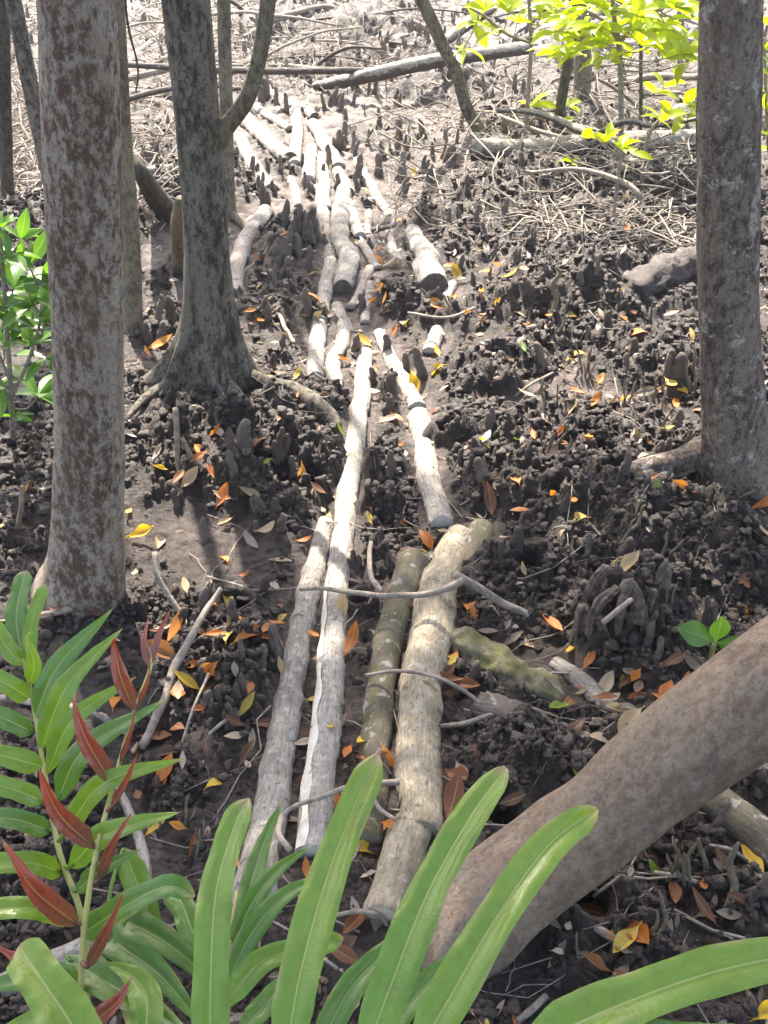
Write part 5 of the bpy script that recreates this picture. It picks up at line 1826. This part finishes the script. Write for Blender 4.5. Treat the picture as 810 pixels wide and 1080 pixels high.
HAND = [
    # near and mid, from the photograph
    (375, 372, 32, 'pointed'), (408, 372, 26, 'stubby'), (412, 420, 34, 'stubby'), (446, 398, 44, 'pointed'), (410, 440, 30, 'pointed'), (295, 480, 42, 'clustered'), (310, 500, 26, 'stubby'),
    (516, 455, 30, 'paired'), (500, 478, 28, 'pointed'), (510, 505, 30, 'stubby'), (484, 490, 22, 'stubby'), (572, 382, 28, 'stubby'), (585, 330, 60, 'slender'), (560, 310, 30, 'clustered'),
    (617, 390, 44, 'bushy'), (605, 400, 28, 'slender'), (660, 430, 42, 'bushy'), (680, 410, 32, 'slender'), (688, 420, 30, 'slender'), (696, 418, 34, 'bushy'), (574, 430, 38, 'slender'),
    (590, 470, 44, 'slender'), (597, 490, 38, 'slender'), (575, 480, 34, 'bushy'), (590, 350, 42, 'slender'), (685, 338, 34, 'slender'), (640, 345, 22, 'stubby'), (715, 400, 36, 'stubby'),
    (705, 395, 30, 'stubby'), (735, 400, 44, 'slender'), (730, 415, 40, 'bushy'), (722, 472, 28, 'clustered'), (703, 485, 30, 'stubby'), (692, 485, 28, 'stubby'), (715, 450, 24, 'stubby'),
    (660, 500, 30, 'stubby'), (620, 500, 26, 'bushy'), (655, 590, 34, 'stubby'), (560, 640, 24, 'clustered'), (545, 580, 34, 'stubby'), (530, 590, 26, 'stubby'), (745, 660, 38, 'paired'),
    (735, 640, 20, 'slender'), (290, 690, 40, 'stubby'), (275, 700, 28, 'stubby'), (298, 560, 30, 'pointed'), (215, 572, 30, 'stubby'), (272, 560, 20, 'stubby'), (255, 690, 26, 'clustered'),
    (248, 500, 34, 'stubby'), (255, 480, 44, 'stubby'), (245, 475, 30, 'pointed'), (265, 475, 28, 'stubby'), (100, 620, 20, 'stubby'), (25, 610, 24, 'paired'), (14, 600, 16, 'stubby'),
    (165, 340, 34, 'pointed'), (181, 338, 34, 'pointed'), (158, 362, 26, 'stubby'), (170, 358, 24, 'stubby'), (230, 740, 24, 'stubby'), (245, 760, 26, 'clustered'), (205, 660, 20, 'stubby'),
    (485, 620, 40, 'pointed'), (497, 625, 34, 'stubby'), (375, 600, 26, 'clustered'), (500, 720, 30, 'stubby'), (520, 725, 28, 'clustered'), (392, 690, 22, 'stubby'),
    (640, 696, 26, 'pointed'), (662, 650, 24, 'clustered'), (692, 694, 30, 'pointed'), (655, 575, 40, 'slender'),
    (745, 920, 60, 'slender'), (768, 955, 90, 'slender'), (742, 910, 44, 'bushy'), (724, 935, 54, 'slender'), (715, 925, 56, 'bushy'), (730, 935, 60, 'slender'), (798, 945, 46, 'pointed'),
    (690, 990, 60, 'slender'), (696, 985, 44, 'slender'), (706, 978, 52, 'slender'), (645, 985, 32, 'slender'), (640, 1040, 34, 'stubby'), (788, 945, 20, 'stubby'), (755, 875, 40, 'stubby'),
    (788, 1060, 30, 'slender'), (608, 1010, 36, 'slender'), (700, 875, 20, 'stubby'), (215, 890, 30, 'bushy'), (195, 870, 40, 'bushy'), (205, 905, 44, 'slender'), (170, 880, 40, 'slender'), (240, 880, 44, 'slender'),
    (510, 910, 44, 'stubby'), (490, 930, 30, 'stubby'), (430, 395, 28, 'stubby'), (395, 405, 24, 'stubby'), (300, 370, 24, 'pointed'), (286, 385, 20, 'stubby'), (280, 330, 26, 'clustered'),
    # the far clearing
    (352, 112, 24, 'clustered'), (358, 118, 26, 'pointed'), (342, 115, 20, 'pointed'), (365, 126, 14, 'stubby'), (400, 128, 18, 'pointed'), (384, 120, 16, 'slender'), (420, 145, 22, 'stubby'),
    (428, 162, 24, 'paired'), (405, 168, 22, 'pointed'), (373, 163, 20, 'stubby'), (357, 158, 26, 'clustered'), (362, 150, 26, 'stubby'), (346, 175, 26, 'pointed'), (378, 185, 28, 'pointed'),
    (400, 182, 24, 'stubby'), (448, 146, 26, 'pointed'), (420, 190, 24, 'pointed'), (422, 205, 26, 'clustered'), (428, 200, 30, 'pointed'), (445, 180, 20, 'paired'), (470, 172, 24, 'pointed'),
    (478, 175, 28, 'pointed'), (456, 165, 20, 'stubby'), (452, 192, 22, 'clustered'), (493, 200, 22, 'pointed'), (466, 168, 40, 'slender'), (283, 105, 28, 'pointed'), (292, 112, 24, 'clustered'),
    (302, 118, 24, 'pointed'), (318, 122, 14, 'stubby'), (288, 96, 26, 'slender'), (276, 108, 22, 'pointed'), (280, 215, 28, 'clustered'), (275, 200, 22, 'paired'), (290, 205, 20, 'pointed'),
    (300, 235, 30, 'pointed'), (316, 242, 34, 'clustered'), (326, 250, 30, 'clustered'), (330, 235, 28, 'stubby'), (305, 262, 28, 'stubby'), (295, 275, 34, 'clustered'), (285, 270, 26, 'pointed'),
    (316, 270, 28, 'stubby'), (325, 282, 30, 'pointed'), (325, 326, 30, 'stubby'), (308, 300, 26, 'stubby'), (300, 295, 34, 'paired'), (290, 300, 26, 'pointed'), (312, 310, 22, 'stubby'),
    (345, 260, 18, 'stubby'), (330, 205, 22, 'clustered'), (322, 198, 20, 'stubby'), (355, 200, 22, 'pointed'), (318, 175, 16, 'stubby'), (283, 180, 18, 'pointed'), (272, 185, 16, 'stubby'),
    (392, 262, 16, 'stubby'), (428, 262, 16, 'stubby'), (383, 330, 24, 'stubby'), (340, 185, 16, 'pointed'), (360, 230, 14, 'stubby'), (378, 200, 22, 'pointed'), (533, 230, 26, 'pointed'),
    (502, 238, 30, 'pointed'), (478, 270, 20, 'stubby'), (512, 250, 20, 'stubby'), (520, 270, 16, 'stubby'), (560, 255, 22, 'clustered'), (545, 275, 18, 'paired'), (500, 300, 18, 'stubby'),
]
for h in HAND:
    knee(*h)
rk = np.random.default_rng(9)
want = 285 - KN
ZONES = [((150, 235, 235, 300), 1.0), ((380, 95, 560, 180), 1.4), ((430, 200, 600, 330), 1.5), ((520, 330, 730, 480), 1.6), ((140, 420, 340, 560), 1.0), ((540, 500, 740, 680), 1.0),
         ((250, 100, 340, 330), 1.3), ((140, 180, 180, 260), .6), ((570, 190, 730, 330), 1.2), ((180, 600, 290, 800), .7), ((380, 430, 430, 560), .6), ((560, 680, 720, 780), .5)]
zp = np.array([z[1] for z in ZONES])
zp /= zp.sum()
while want > 0:
    z = ZONES[rk.choice(len(ZONES), p=zp)][0]
    px, py = rk.uniform(z[0], z[2]), rk.uniform(z[1], z[3])
    p = hit(px, py)
    if log_at(np.array([p[0]]), np.array([p[1]]))[0] > 0.4:
        continue
    hh = rk.uniform(0.03, 0.085)
    kd = rk.choice(['stubby', 'pointed', 'clustered', 'paired', 'slender', 'bushy'], p=[.3, .25, .2, .12, .08, .05])
    if px > 540 and py > 320 and rk.random() < 0.45:
        kd = 'slender' if rk.random() < 0.75 else 'bushy'
        hh *= 1.3
    knee(px, py, hh * FPX / depth_of(p), kd)
    want -= 1
auto_labels(knee_items)


def far_knees():
    """the many small ones beyond, one mass"""
    mb = MB()
    rg = np.random.default_rng(31)
    src = []
    for kd in ('stubby', 'pointed', 'clustered', 'paired'):
        for me in KM[kd][:2]:
            v = np.empty(len(me.vertices) * 3, np.float32)
            me.vertices.foreach_get('co', v)
            f4 = [tuple(p.vertices) for p in me.polygons if len(p.vertices) == 4]
            f3 = [tuple(p.vertices) for p in me.polygons if len(p.vertices) == 3]
            src.append((v.reshape(-1, 3), f4, f3))
    cnt = 0
    while cnt < 900:
        x, y = rg.uniform(-3.6, 3.6), rg.uniform(5.2, 11)
        if float(fbm(x * 1.3, y * 1.3, 2, 77)) < -0.1 or float(log_at(np.array([x]), np.array([y]))[0]) > .3:
            continue
        v, f4, f3 = src[rg.integers(len(src))]
        h = rg.uniform(0.03, 0.11)
        a = rg.uniform(0, 6.28)
        c, s = math.cos(a), math.sin(a)
        V = (v @ np.array([[c, -s, 0], [s, c, 0], [0, 0, 1]]).T) * h * np.array([0.62, 0.62, 1]) + v[:, 2:3] * h * np.array([rg.normal() * .15, rg.normal() * .15, 0])
        V = V + np.array([x, y, float(ground(x, y)) - 0.004])
        mb.add(V, f4, None, f3)
        cnt += 1
    o = mb.build('distant_knee_roots', M['knee_pale'])  # paler bark puts the light-lifted tone of the far roots into colour
    tag(o, 'mass of small knee roots over the far clearing', None, None, 'stuff')


far_knees()


# knobby mound of roots on the right
def root_mound():
    b = hit(658, 690)
    root = bpy.data.objects.new('root_mound', None)
    COL.objects.link(root)
    root.location = Vector(b)
    tag(root, 'knobby heap of old knee roots on a mud mound, middle right', 'root')
    for pts, w in (([(618, 640, .12), (610, 665, .06), (606, 690, .0)], 20), ([(652, 622, .17), (634, 636, .16), (624, 660, .09), (628, 690, .03)], 18), ([(700, 640, .12), (692, 665, .07), (688, 695, .0)], 20),
                   ([(660, 615, .20), (668, 628, .18), (672, 655, .11)], 26), ([(640, 598, .2), (628, 612, .17), (616, 640, .1)], 16), ([(676, 640, .14), (680, 668, .08), (676, 696, .02)], 18), ([(664, 618, .2), (656, 640, .16), (650, 672, .07), (648, 696, .0)], 15),
                   ([(690, 622, .17), (684, 645, .12), (690, 676, .04)], 13), ([(632, 650, .13), (638, 676, .06), (634, 698, .0)], 14)):
        P = [hit_base(px, py, h) for px, py, h in pts]
        R = [w * 0.36 * depth_of(p) / FPX for p in P]
        Q, (rr,) = resample(P, 0.004, [np.array(R)])
        mb = MB()
        add_tube(mb, Q, rr, 36, lambda A, L, k=pts[0][0] * .2: 0.85 + 0.4 * fbm(np.cos(A) * 1.6 + k, L * 14 + np.sin(A) * 1.6, 4, 7) + 0.16 * noise2(np.cos(A) * 5 + k, L * 60 + np.sin(A) * 5, 9) + 0.08 * noise2(np.cos(A) * 10 + k, L * 140 + np.sin(A) * 10, 9), dome=0.5)
        mb.build('knee', M['knee'], root, origin=b)
        mark_log(Q, rr * 0.7)


root_mound()

# ------------------------------------------------------------------ fallen leaves
LM = []
for i in range(10):
    rg = random.Random(100 + i)
    L, W = 1.0, rg.uniform(0.32, 0.46)
    V, f, uv = leaf_verts(L, W, curl=rg.choice([-1, 1]) * rg.uniform(0.2, 1.3), fold=rg.uniform(0.05, 0.55), n=11, m=7, wave=rg.uniform(0, 0.08), roll=rg.uniform(-0.4, 0.7), peak=rg.uniform(0.42, 0.56))
    V = V - np.array([0.5, 0, -0.03])
    mb = MB()
    mb.add(V, f, uv)
    # leaf stalk
    add_tube(mb, np.array([[-0.62, 0, 0.01], [-0.55, 0, 0.0], [-0.47, 0, 0.0]]), [0.012, 0.012, 0.012], 5)
    LM.append(mb.mesh('fallen_leaf', M['dead']))
COLS = {
    'orange': [(0.64, 0.23, 0.035), (0.56, 0.18, 0.03), (0.68, 0.30, 0.06), (0.46, 0.15, 0.035)],
    'rusty brown': [(0.22, 0.085, 0.04), (0.18, 0.075, 0.04), (0.26, 0.11, 0.05)],
    'pale tan': [(0.50, 0.38, 0.25), (0.44, 0.33, 0.22), (0.55, 0.45, 0.33)],
    'yellow': [(0.62, 0.42, 0.04), (0.55, 0.40, 0.08), (0.60, 0.47, 0.10)],
    'dark brown': [(0.10, 0.055, 0.035), (0.13, 0.07, 0.045)],
    'green': [(0.13, 0.26, 0.04), (0.20, 0.30, 0.05)],
    'greyish': [(0.34, 0.29, 0.26), (0.28, 0.24, 0.21)],
}
leaf_items = []
LN = 0


def fallen(px, py, colour, lpx=None, ang=None, z=None, rnd=random):
    global LN
    p = hit(px, py)
    d = depth_of(p)
    L = (lpx * d / FPX * (1.2 if colour in ('orange', 'yellow') else 1.05)) if lpx else rnd.uniform(0.055, 0.095)
    L = max(0.032, min(0.13, L))
    o = bpy.data.objects.new('fallen_leaf', LM[LN % len(LM)])
    COL.objects.link(o)
    e = 0.03
    n = np.array([-(float(ground(p[0] + e, p[1])) - float(ground(p[0] - e, p[1]))) / (2 * e), -(float(ground(p[0], p[1] + e)) - float(ground(p[0], p[1] - e))) / (2 * e), 1.0])
    n = n * np.array([0.6, 0.6, 1]) + np.array([rnd.uniform(-.25, .25), rnd.uniform(-.35, .15), 0])
    n /= np.linalg.norm(n)
    on_log = float(log_at(np.array([p[0]]), np.array([p[1]]))[0])
    a = rnd.uniform(0, 6.28) if ang is None else ang
    t = np.array([math.cos(a), math.sin(a), 0])
    t = t - n * (t @ n)
    Bm = basis(t, n)
    from mathutils import Matrix
    mt = Matrix([list(r) for r in Bm]).to_4x4()
    o.matrix_world = Matrix.Translation(Vector(p + n * 0.012)) @ mt @ Matrix.Scale(L, 4)
    c = rnd.choice(COLS[colour])
    k = rnd.uniform(0.8, 1.15)
    o.color = (c[0] * k, c[1] * k, c[2] * k, 1)
    o['category'] = 'leaf'
    o['group'] = 'fallen leaves scattered on the mud'
    LN += 1
    leaf_items.append((o, (px, py), f'{colour} fallen leaf'))


HL = [
    (224, 648, 'orange', 24), (213, 666, 'orange', 24), (227, 672, 'orange', 20), (206, 707, 'orange', 22), (222, 709, 'orange', 24), (186, 732, 'pale tan', 26), (222, 730, 'orange', 22), (212, 752, 'orange', 18),
    (231, 768, 'orange', 30), (246, 783, 'pale tan', 28), (243, 765, 'rusty brown', 28), (122, 737, 'orange', 26), (165, 670, 'rusty brown', 18), (150, 568, 'yellow', 28), (168, 572, 'pale tan', 24),
    (145, 610, 'pale tan', 16), (196, 622, 'pale tan', 22), (240, 555, 'pale tan', 20), (236, 588, 'orange', 22), (135, 545, 'orange', 14), (262, 610, 'orange', 16), (263, 722, 'orange', 24), (254, 660, 'orange', 18),
    (232, 463, 'orange', 20), (212, 476, 'orange', 18), (238, 525, 'orange', 24), (226, 498, 'orange', 16), (165, 497, 'yellow', 14), (162, 330, 'orange', 16), (172, 366, 'orange', 26), (154, 378, 'orange', 14),
    (198, 400, 'orange', 14), (265, 330, 'orange', 12), (354, 460, 'green', 18), (316, 500, 'orange', 18), (333, 520, 'rusty brown', 20), (278, 490, 'green', 14), (418, 474, 'orange', 18), (416, 558, 'orange', 26),
    (395, 395, 'orange', 12), (312, 400, 'yellow', 16), (450, 367, 'yellow', 14), (417, 352, 'orange', 14), (510, 470, 'yellow', 14), (513, 473, 'green', 14), (543, 470, 'green', 16), (390, 548, 'yellow', 14),
    (400, 632, 'orange', 22), (386, 634, 'orange', 26), (420, 630, 'orange', 20), (412, 660, 'pale tan', 24), (404, 676, 'pale tan', 30), (424, 664, 'orange', 18), (435, 645, 'rusty brown', 20),
    (475, 692, 'orange', 28), (478, 700, 'yellow', 14), (470, 715, 'rusty brown', 30), (495, 728, 'rusty brown', 34), (480, 735, 'rusty brown', 28), (330, 675, 'orange', 18), (335, 700, 'rusty brown', 16),
    (328, 738, 'yellow', 18), (322, 785, 'pale tan', 24), (326, 778, 'rusty brown', 22), (297, 655, 'yellow', 14), (290, 665, 'orange', 20), (280, 668, 'orange', 22), (293, 707, 'pale tan', 20), (294, 640, 'rusty brown', 14),
    (346, 550, 'yellow', 14), (320, 575, 'orange', 16), (366, 840, 'orange', 26), (366, 800, 'orange', 24), (320, 830, 'rusty brown', 22), (385, 898, 'yellow', 36), (394, 880, 'orange', 26), (362, 1010, 'rusty brown', 44),
    (372, 980, 'rusty brown', 40), (276, 972, 'pale tan', 26), (324, 920, 'orange', 20), (175, 830, 'orange', 22), (230, 825, 'yellow', 26), (168, 878, 'yellow', 24), (190, 876, 'orange', 18),
    (552, 680, 'pale tan', 26), (605, 692, 'yellow', 18), (622, 700, 'orange', 22), (588, 755, 'green', 34), (640, 716, 'green', 18), (617, 732, 'orange', 20), (614, 733, 'pale tan', 16), (600, 720, 'orange', 24),
    (662, 722, 'rusty brown', 30), (670, 715, 'orange', 20), (660, 718, 'yellow', 18), (672, 728, 'pale tan', 22), (697, 742, 'orange', 18), (636, 745, 'rusty brown', 30), (628, 760, 'pale tan', 18), (637, 690, 'rusty brown', 20),
    (550, 605, 'pale tan', 16), (648, 598, 'yellow', 14), (692, 616, 'rusty brown', 18), (785, 618, 'rusty brown', 16), (788, 645, 'orange', 14), (800, 565, 'pale tan', 20), (806, 535, 'orange', 26), (717, 518, 'orange', 24),
    (690, 519, 'green', 28), (588, 527, 'orange', 18), (606, 530, 'orange', 14), (590, 468, 'orange', 16), (564, 462, 'orange', 16), (592, 460, 'orange', 12), (712, 425, 'orange', 14), (708, 410, 'yellow', 20),
    (713, 430, 'orange', 16), (714, 395, 'orange', 14), (656, 334, 'orange', 18), (578, 338, 'orange', 14), (555, 348, 'orange', 12), (602, 378, 'yellow', 14), (553, 368, 'green', 18), (724, 358, 'pale tan', 18),
    (600, 333, 'yellow', 12), (552, 288, 'pale tan', 18), (662, 245, 'orange', 14), (585, 236, 'yellow', 10), (540, 480, 'pale tan', 14), (705, 455, 'yellow', 12), (655, 428, 'orange', 10), (718, 500, 'orange', 14),
    (665, 460, 'pale tan', 10), (683, 928, 'green', 30), (748, 965, 'pale tan', 36), (770, 972, 'greyish', 30), (792, 915, 'yellow', 40), (620, 1020, 'rusty brown', 40), (590, 1005, 'pale tan', 18), (546, 845, 'dark brown', 34),
    (600, 818, 'green', 22), (690, 908, 'rusty brown', 40), (715, 910, 'dark brown', 30), (805, 1070, 'yellow', 34), (780, 950, 'rusty brown', 24), (740, 940, 'orange', 16), (660, 1000, 'orange', 18), (545, 1000, 'pale tan', 22),
    (510, 1075, 'yellow', 24), (560, 890, 'pale tan', 20), (490, 880, 'rusty brown', 24), (500, 800, 'rusty brown', 26), (480, 640, 'rusty brown', 24), (445, 590, 'yellow', 14), (450, 570, 'orange', 22), (467, 565, 'pale tan', 14),
    (432, 700, 'rusty brown', 22), (180, 800, 'dark brown', 30), (220, 800, 'dark brown', 28), (150, 845, 'rusty brown', 24), (60, 650, 'rusty brown', 20), (45, 655, 'orange', 14), (30, 520, 'orange', 14), (5, 560, 'pale tan', 12),
    (525, 320, 'yellow', 10), (480, 292, 'yellow', 20), (470, 285, 'orange', 16), (490, 335, 'orange', 14), (465, 390, 'rusty brown', 14), (460, 375, 'yellow', 14), (436, 186, 'yellow', 10), (420, 140, 'yellow', 10),
    (402, 304, 'orange', 12), (396, 322, 'orange', 14), (408, 330, 'rusty brown', 14), (410, 318, 'orange', 12), (300, 250, 'orange', 10), (270, 300, 'pale tan', 14), (520, 400, 'pale tan', 14), (506, 340, 'rusty brown', 14),
]
rl = random.Random(5)
for h in HL:
    fallen(*h, rnd=rl)
ZL = [((150, 560, 290, 830), 2.0), ((330, 560, 500, 880), 1.7), ((560, 680, 720, 790), 1.4), ((520, 330, 740, 480), 1.2), ((360, 270, 560, 460), 1.5), ((620, 880, 800, 1060), .8), ((130, 420, 330, 560), .8),
      ((480, 480, 800, 680), .7), ((250, 300, 380, 480), .8)]
zp = np.array([z[1] for z in ZL])
zp /= zp.sum()
while LN < 292:
    z = ZL[rk.choice(len(ZL), p=zp)][0]
    px, py = rk.uniform(z[0], z[2]), rk.uniform(z[1], z[3])
    fallen(px, py, str(rk.choice(['orange', 'rusty brown', 'pale tan', 'yellow', 'dark brown', 'greyish'], p=[.34, .25, .20, .08, .08, .05])), rnd=rl)
auto_labels(leaf_items)


def litter():
    """the small leaf scraps nobody could count"""
    rg = np.random.default_rng(77)
    x, y, r, _ = sample_ground(13000, 15, 10.5, 0.9, 1.2)
    m, ov = crumb_mask(x, y)
    px_ = 405 + FPX * x / (y * math.cos(PITCH) + CAMZ * math.sin(PITCH))
    path = np.exp(-((px_ - 385) / 90) ** 2) * smooth(3.0, 3.8, y) * (1 - smooth(6.5, 8, y))
    keep = rg.random(len(x)) < 0.07 + 0.12 * smooth(1.5, 3.0, y) + 0.6 * (1 - m) * smooth(2.0, 4.5, y) + 0.9 * path
    x, y, m, path = x[keep], y[keep], m[keep], path[keep]
    z = ground(x, y)
    mb = MB()
    pal = np.array([(0.42, 0.35, 0.29), (0.36, 0.29, 0.24), (0.30, 0.22, 0.17), (0.20, 0.12, 0.08), (0.45, 0.16, 0.04), (0.13, 0.08, 0.06), (0.48, 0.42, 0.37)])
    pr = np.array([.24, .22, .16, .12, .06, .10, .10])
    for i in range(len(x)):
        L = rg.uniform(0.02, 0.062)
        V, f, uv = leaf_verts(L, L * rg.uniform(0.3, 0.45), curl=rg.normal() * 0.8, fold=rg.uniform(0, 0.5), n=5, m=3, roll=rg.uniform(-.3, .5))
        a = rg.uniform(0, 6.28)
        Bm = basis(np.array([math.cos(a), math.sin(a), rg.normal() * 0.2]), np.array([rg.normal() * .3, rg.normal() * .3 - .1, 1.0]))
        pth = path[i] > 0.35 and rg.random() < 0.5
        c = (np.array((0.55, 0.48, 0.43)) if pth else pal[rg.choice(7, p=pr)]) * rg.uniform(0.75, 1.15) * (0.55 if y[i] < 2.6 and rg.random() < 0.7 else 1.0)
        mb.add(np.array([x[i], y[i], z[i] + 0.005]) + V @ Bm.T, f, uv, None, None, c)
    o = mb.build('leaf_litter', M['litter'])
    tag(o, 'small scraps of dry leaf over the mud', None, None, 'stuff')


litter()


def twig_litter():
    """tangles of fine dead twigs"""
    rg = np.random.default_rng(41)
    mb = MB()
    zones = [((150, 0, 470, 100), 300), ((130, 95, 190, 240), 60), ((0, 100, 60, 250), 190), ((560, 170, 735, 270), 75), ((480, 60, 735, 150), 110), ((0, 0, 40, 110), 60), ((400, 90, 560, 250), 70),
             ((540, 300, 735, 480), 50), ((160, 560, 800, 1060), 130), ((240, 250, 540, 560), 60)]
    for (x0, y0, x1, y1), n in zones:
        for i in range(int(n * (2.6 if y0 < 200 else 0.8))):
            p = hit_base(rg.uniform(x0, x1), rg.uniform(y0, y1), 0.0)
            sc = 0.6 if p[1] < 4 else 1.0
            L = rg.uniform(0.08, 0.55) * sc
            a = rg.uniform(0, 6.28)
            h = rg.uniform(0.01, 0.13 if p[1] > 4.5 else 0.02)
            d = np.array([math.cos(a), math.sin(a), rg.normal() * (0.35 if p[1] > 4.5 else 0.08)])
            side = np.cross(d, [0, 0, 1.0])
            bend = rg.normal() * 0.25
            P = np.array([p + d * L * (s - 0.5) + side * L * bend * (s - 0.5) ** 2 * 2 + np.array([0, 0, h]) + rg.normal(size=3) * L * 0.025 for s in np.linspace(0, 1, 6)])
            g = ground(P[:, 0], P[:, 1])
            P[:, 2] = np.maximum(P[:, 2] + h_base(P[:, 0], P[:, 1]) * 0.3, g + 0.003)
            r = (0.0014 + 0.0042 * rg.random() ** 2) * (1.1 if p[1] > 4 else 0.6)
            add_tube(mb, P, np.linspace(r, r * 0.5, 6), 5)
    o = mb.build('twig_litter', M['twig_pale'])
    tag(o, 'tangle of fine bleached dead twigs over the mud', None, None, 'stuff')


twig_litter()

# dead branches lying about the far clearing
rb = np.random.default_rng(23)
branch_items = []
for i in range(46):
    z = [(230, 5, 560, 90), (540, 10, 735, 170), (130, 0, 190, 170), (0, 60, 45, 240), (580, 150, 735, 250)][int(rb.choice(5, p=[.38, .30, .08, .14, .10]))]
    px, py = rb.uniform(z[0], z[2]), rb.uniform(z[1], z[3])
    p = hit_base(px, py)
    a = rb.normal() * 0.7 + (math.pi if rb.random() < .5 else 0)
    L = rb.uniform(0.4, 1.5) * (0.5 if z[1] == 150 else 1)
    d = np.array([math.cos(a), math.sin(a), 0])
    up = abs(rb.normal()) * 0.12
    P = [p + d * L * (q - .5) + np.array([0, 0, 0.03 + up * (q + .15 * rb.normal()) + 0.05 * math.sin(q * 3)]) + rb.normal(size=3) * 0.03 * np.array([1, 1, .3]) for q in (0, .33, .66, 1)]
    for q in P:
        q[2] = max(q[2] + float(h_base(q[0], q[1])), float(ground(q[0], q[1])) + 0.01)
    r = rb.uniform(0.008, 0.026)
    o = stick3('fallen_branch', None, None, M[['log_grey', 'twig', 'log_dark', 'twig_pale'][i % 4]], P, [r, r * .9, r * .75, r * .5], 10, None, 0.14, 0.03)
    o['category'] = 'branch'
    o['group'] = 'dead branches over the far clearing'
    branch_items.append((o, (px, py), ('thick ' if r > .018 else 'thin ') + ['grey', 'brown', 'dark', 'pale'][i % 4] + ' dead branch'))
auto_labels(branch_items)

# ------------------------------------------------------------------ haze
GLARE_HAZE = 0.003  # density of a volume added to imitate veiling glare over the far ground
if GLARE_HAZE > 0:
    mb = MB()
    v = np.array([(x, y, z) for x in (-62, 62) for y in (-62, 62) for z in (-1.6, 8.5)], float)
    mb.add(v, [(0, 1, 3, 2), (4, 6, 7, 5), (0, 4, 5, 1), (2, 3, 7, 6), (0, 2, 6, 4), (1, 5, 7, 3)])
    hm = bpy.data.materials.new('glare_haze')
    hm.use_nodes = True
    hm.node_tree.nodes.clear()
    ho = hm.node_tree.nodes.new('ShaderNodeOutputMaterial')
    hv = hm.node_tree.nodes.new('ShaderNodeVolumePrincipled')
    hv.inputs['Color'].default_value = (0.95, 0.93, 0.97, 1)
    hv.inputs['Density'].default_value = GLARE_HAZE
    hv.inputs['Anisotropy'].default_value = 0.35
    hm.node_tree.links.new(hv.outputs[0], ho.inputs['Volume'])
    o = mb.build('glare_haze', hm, smooth_shade=False)
    tag(o, 'added hazy volume imitating pale glare over the clearing', None, None, 'stuff')
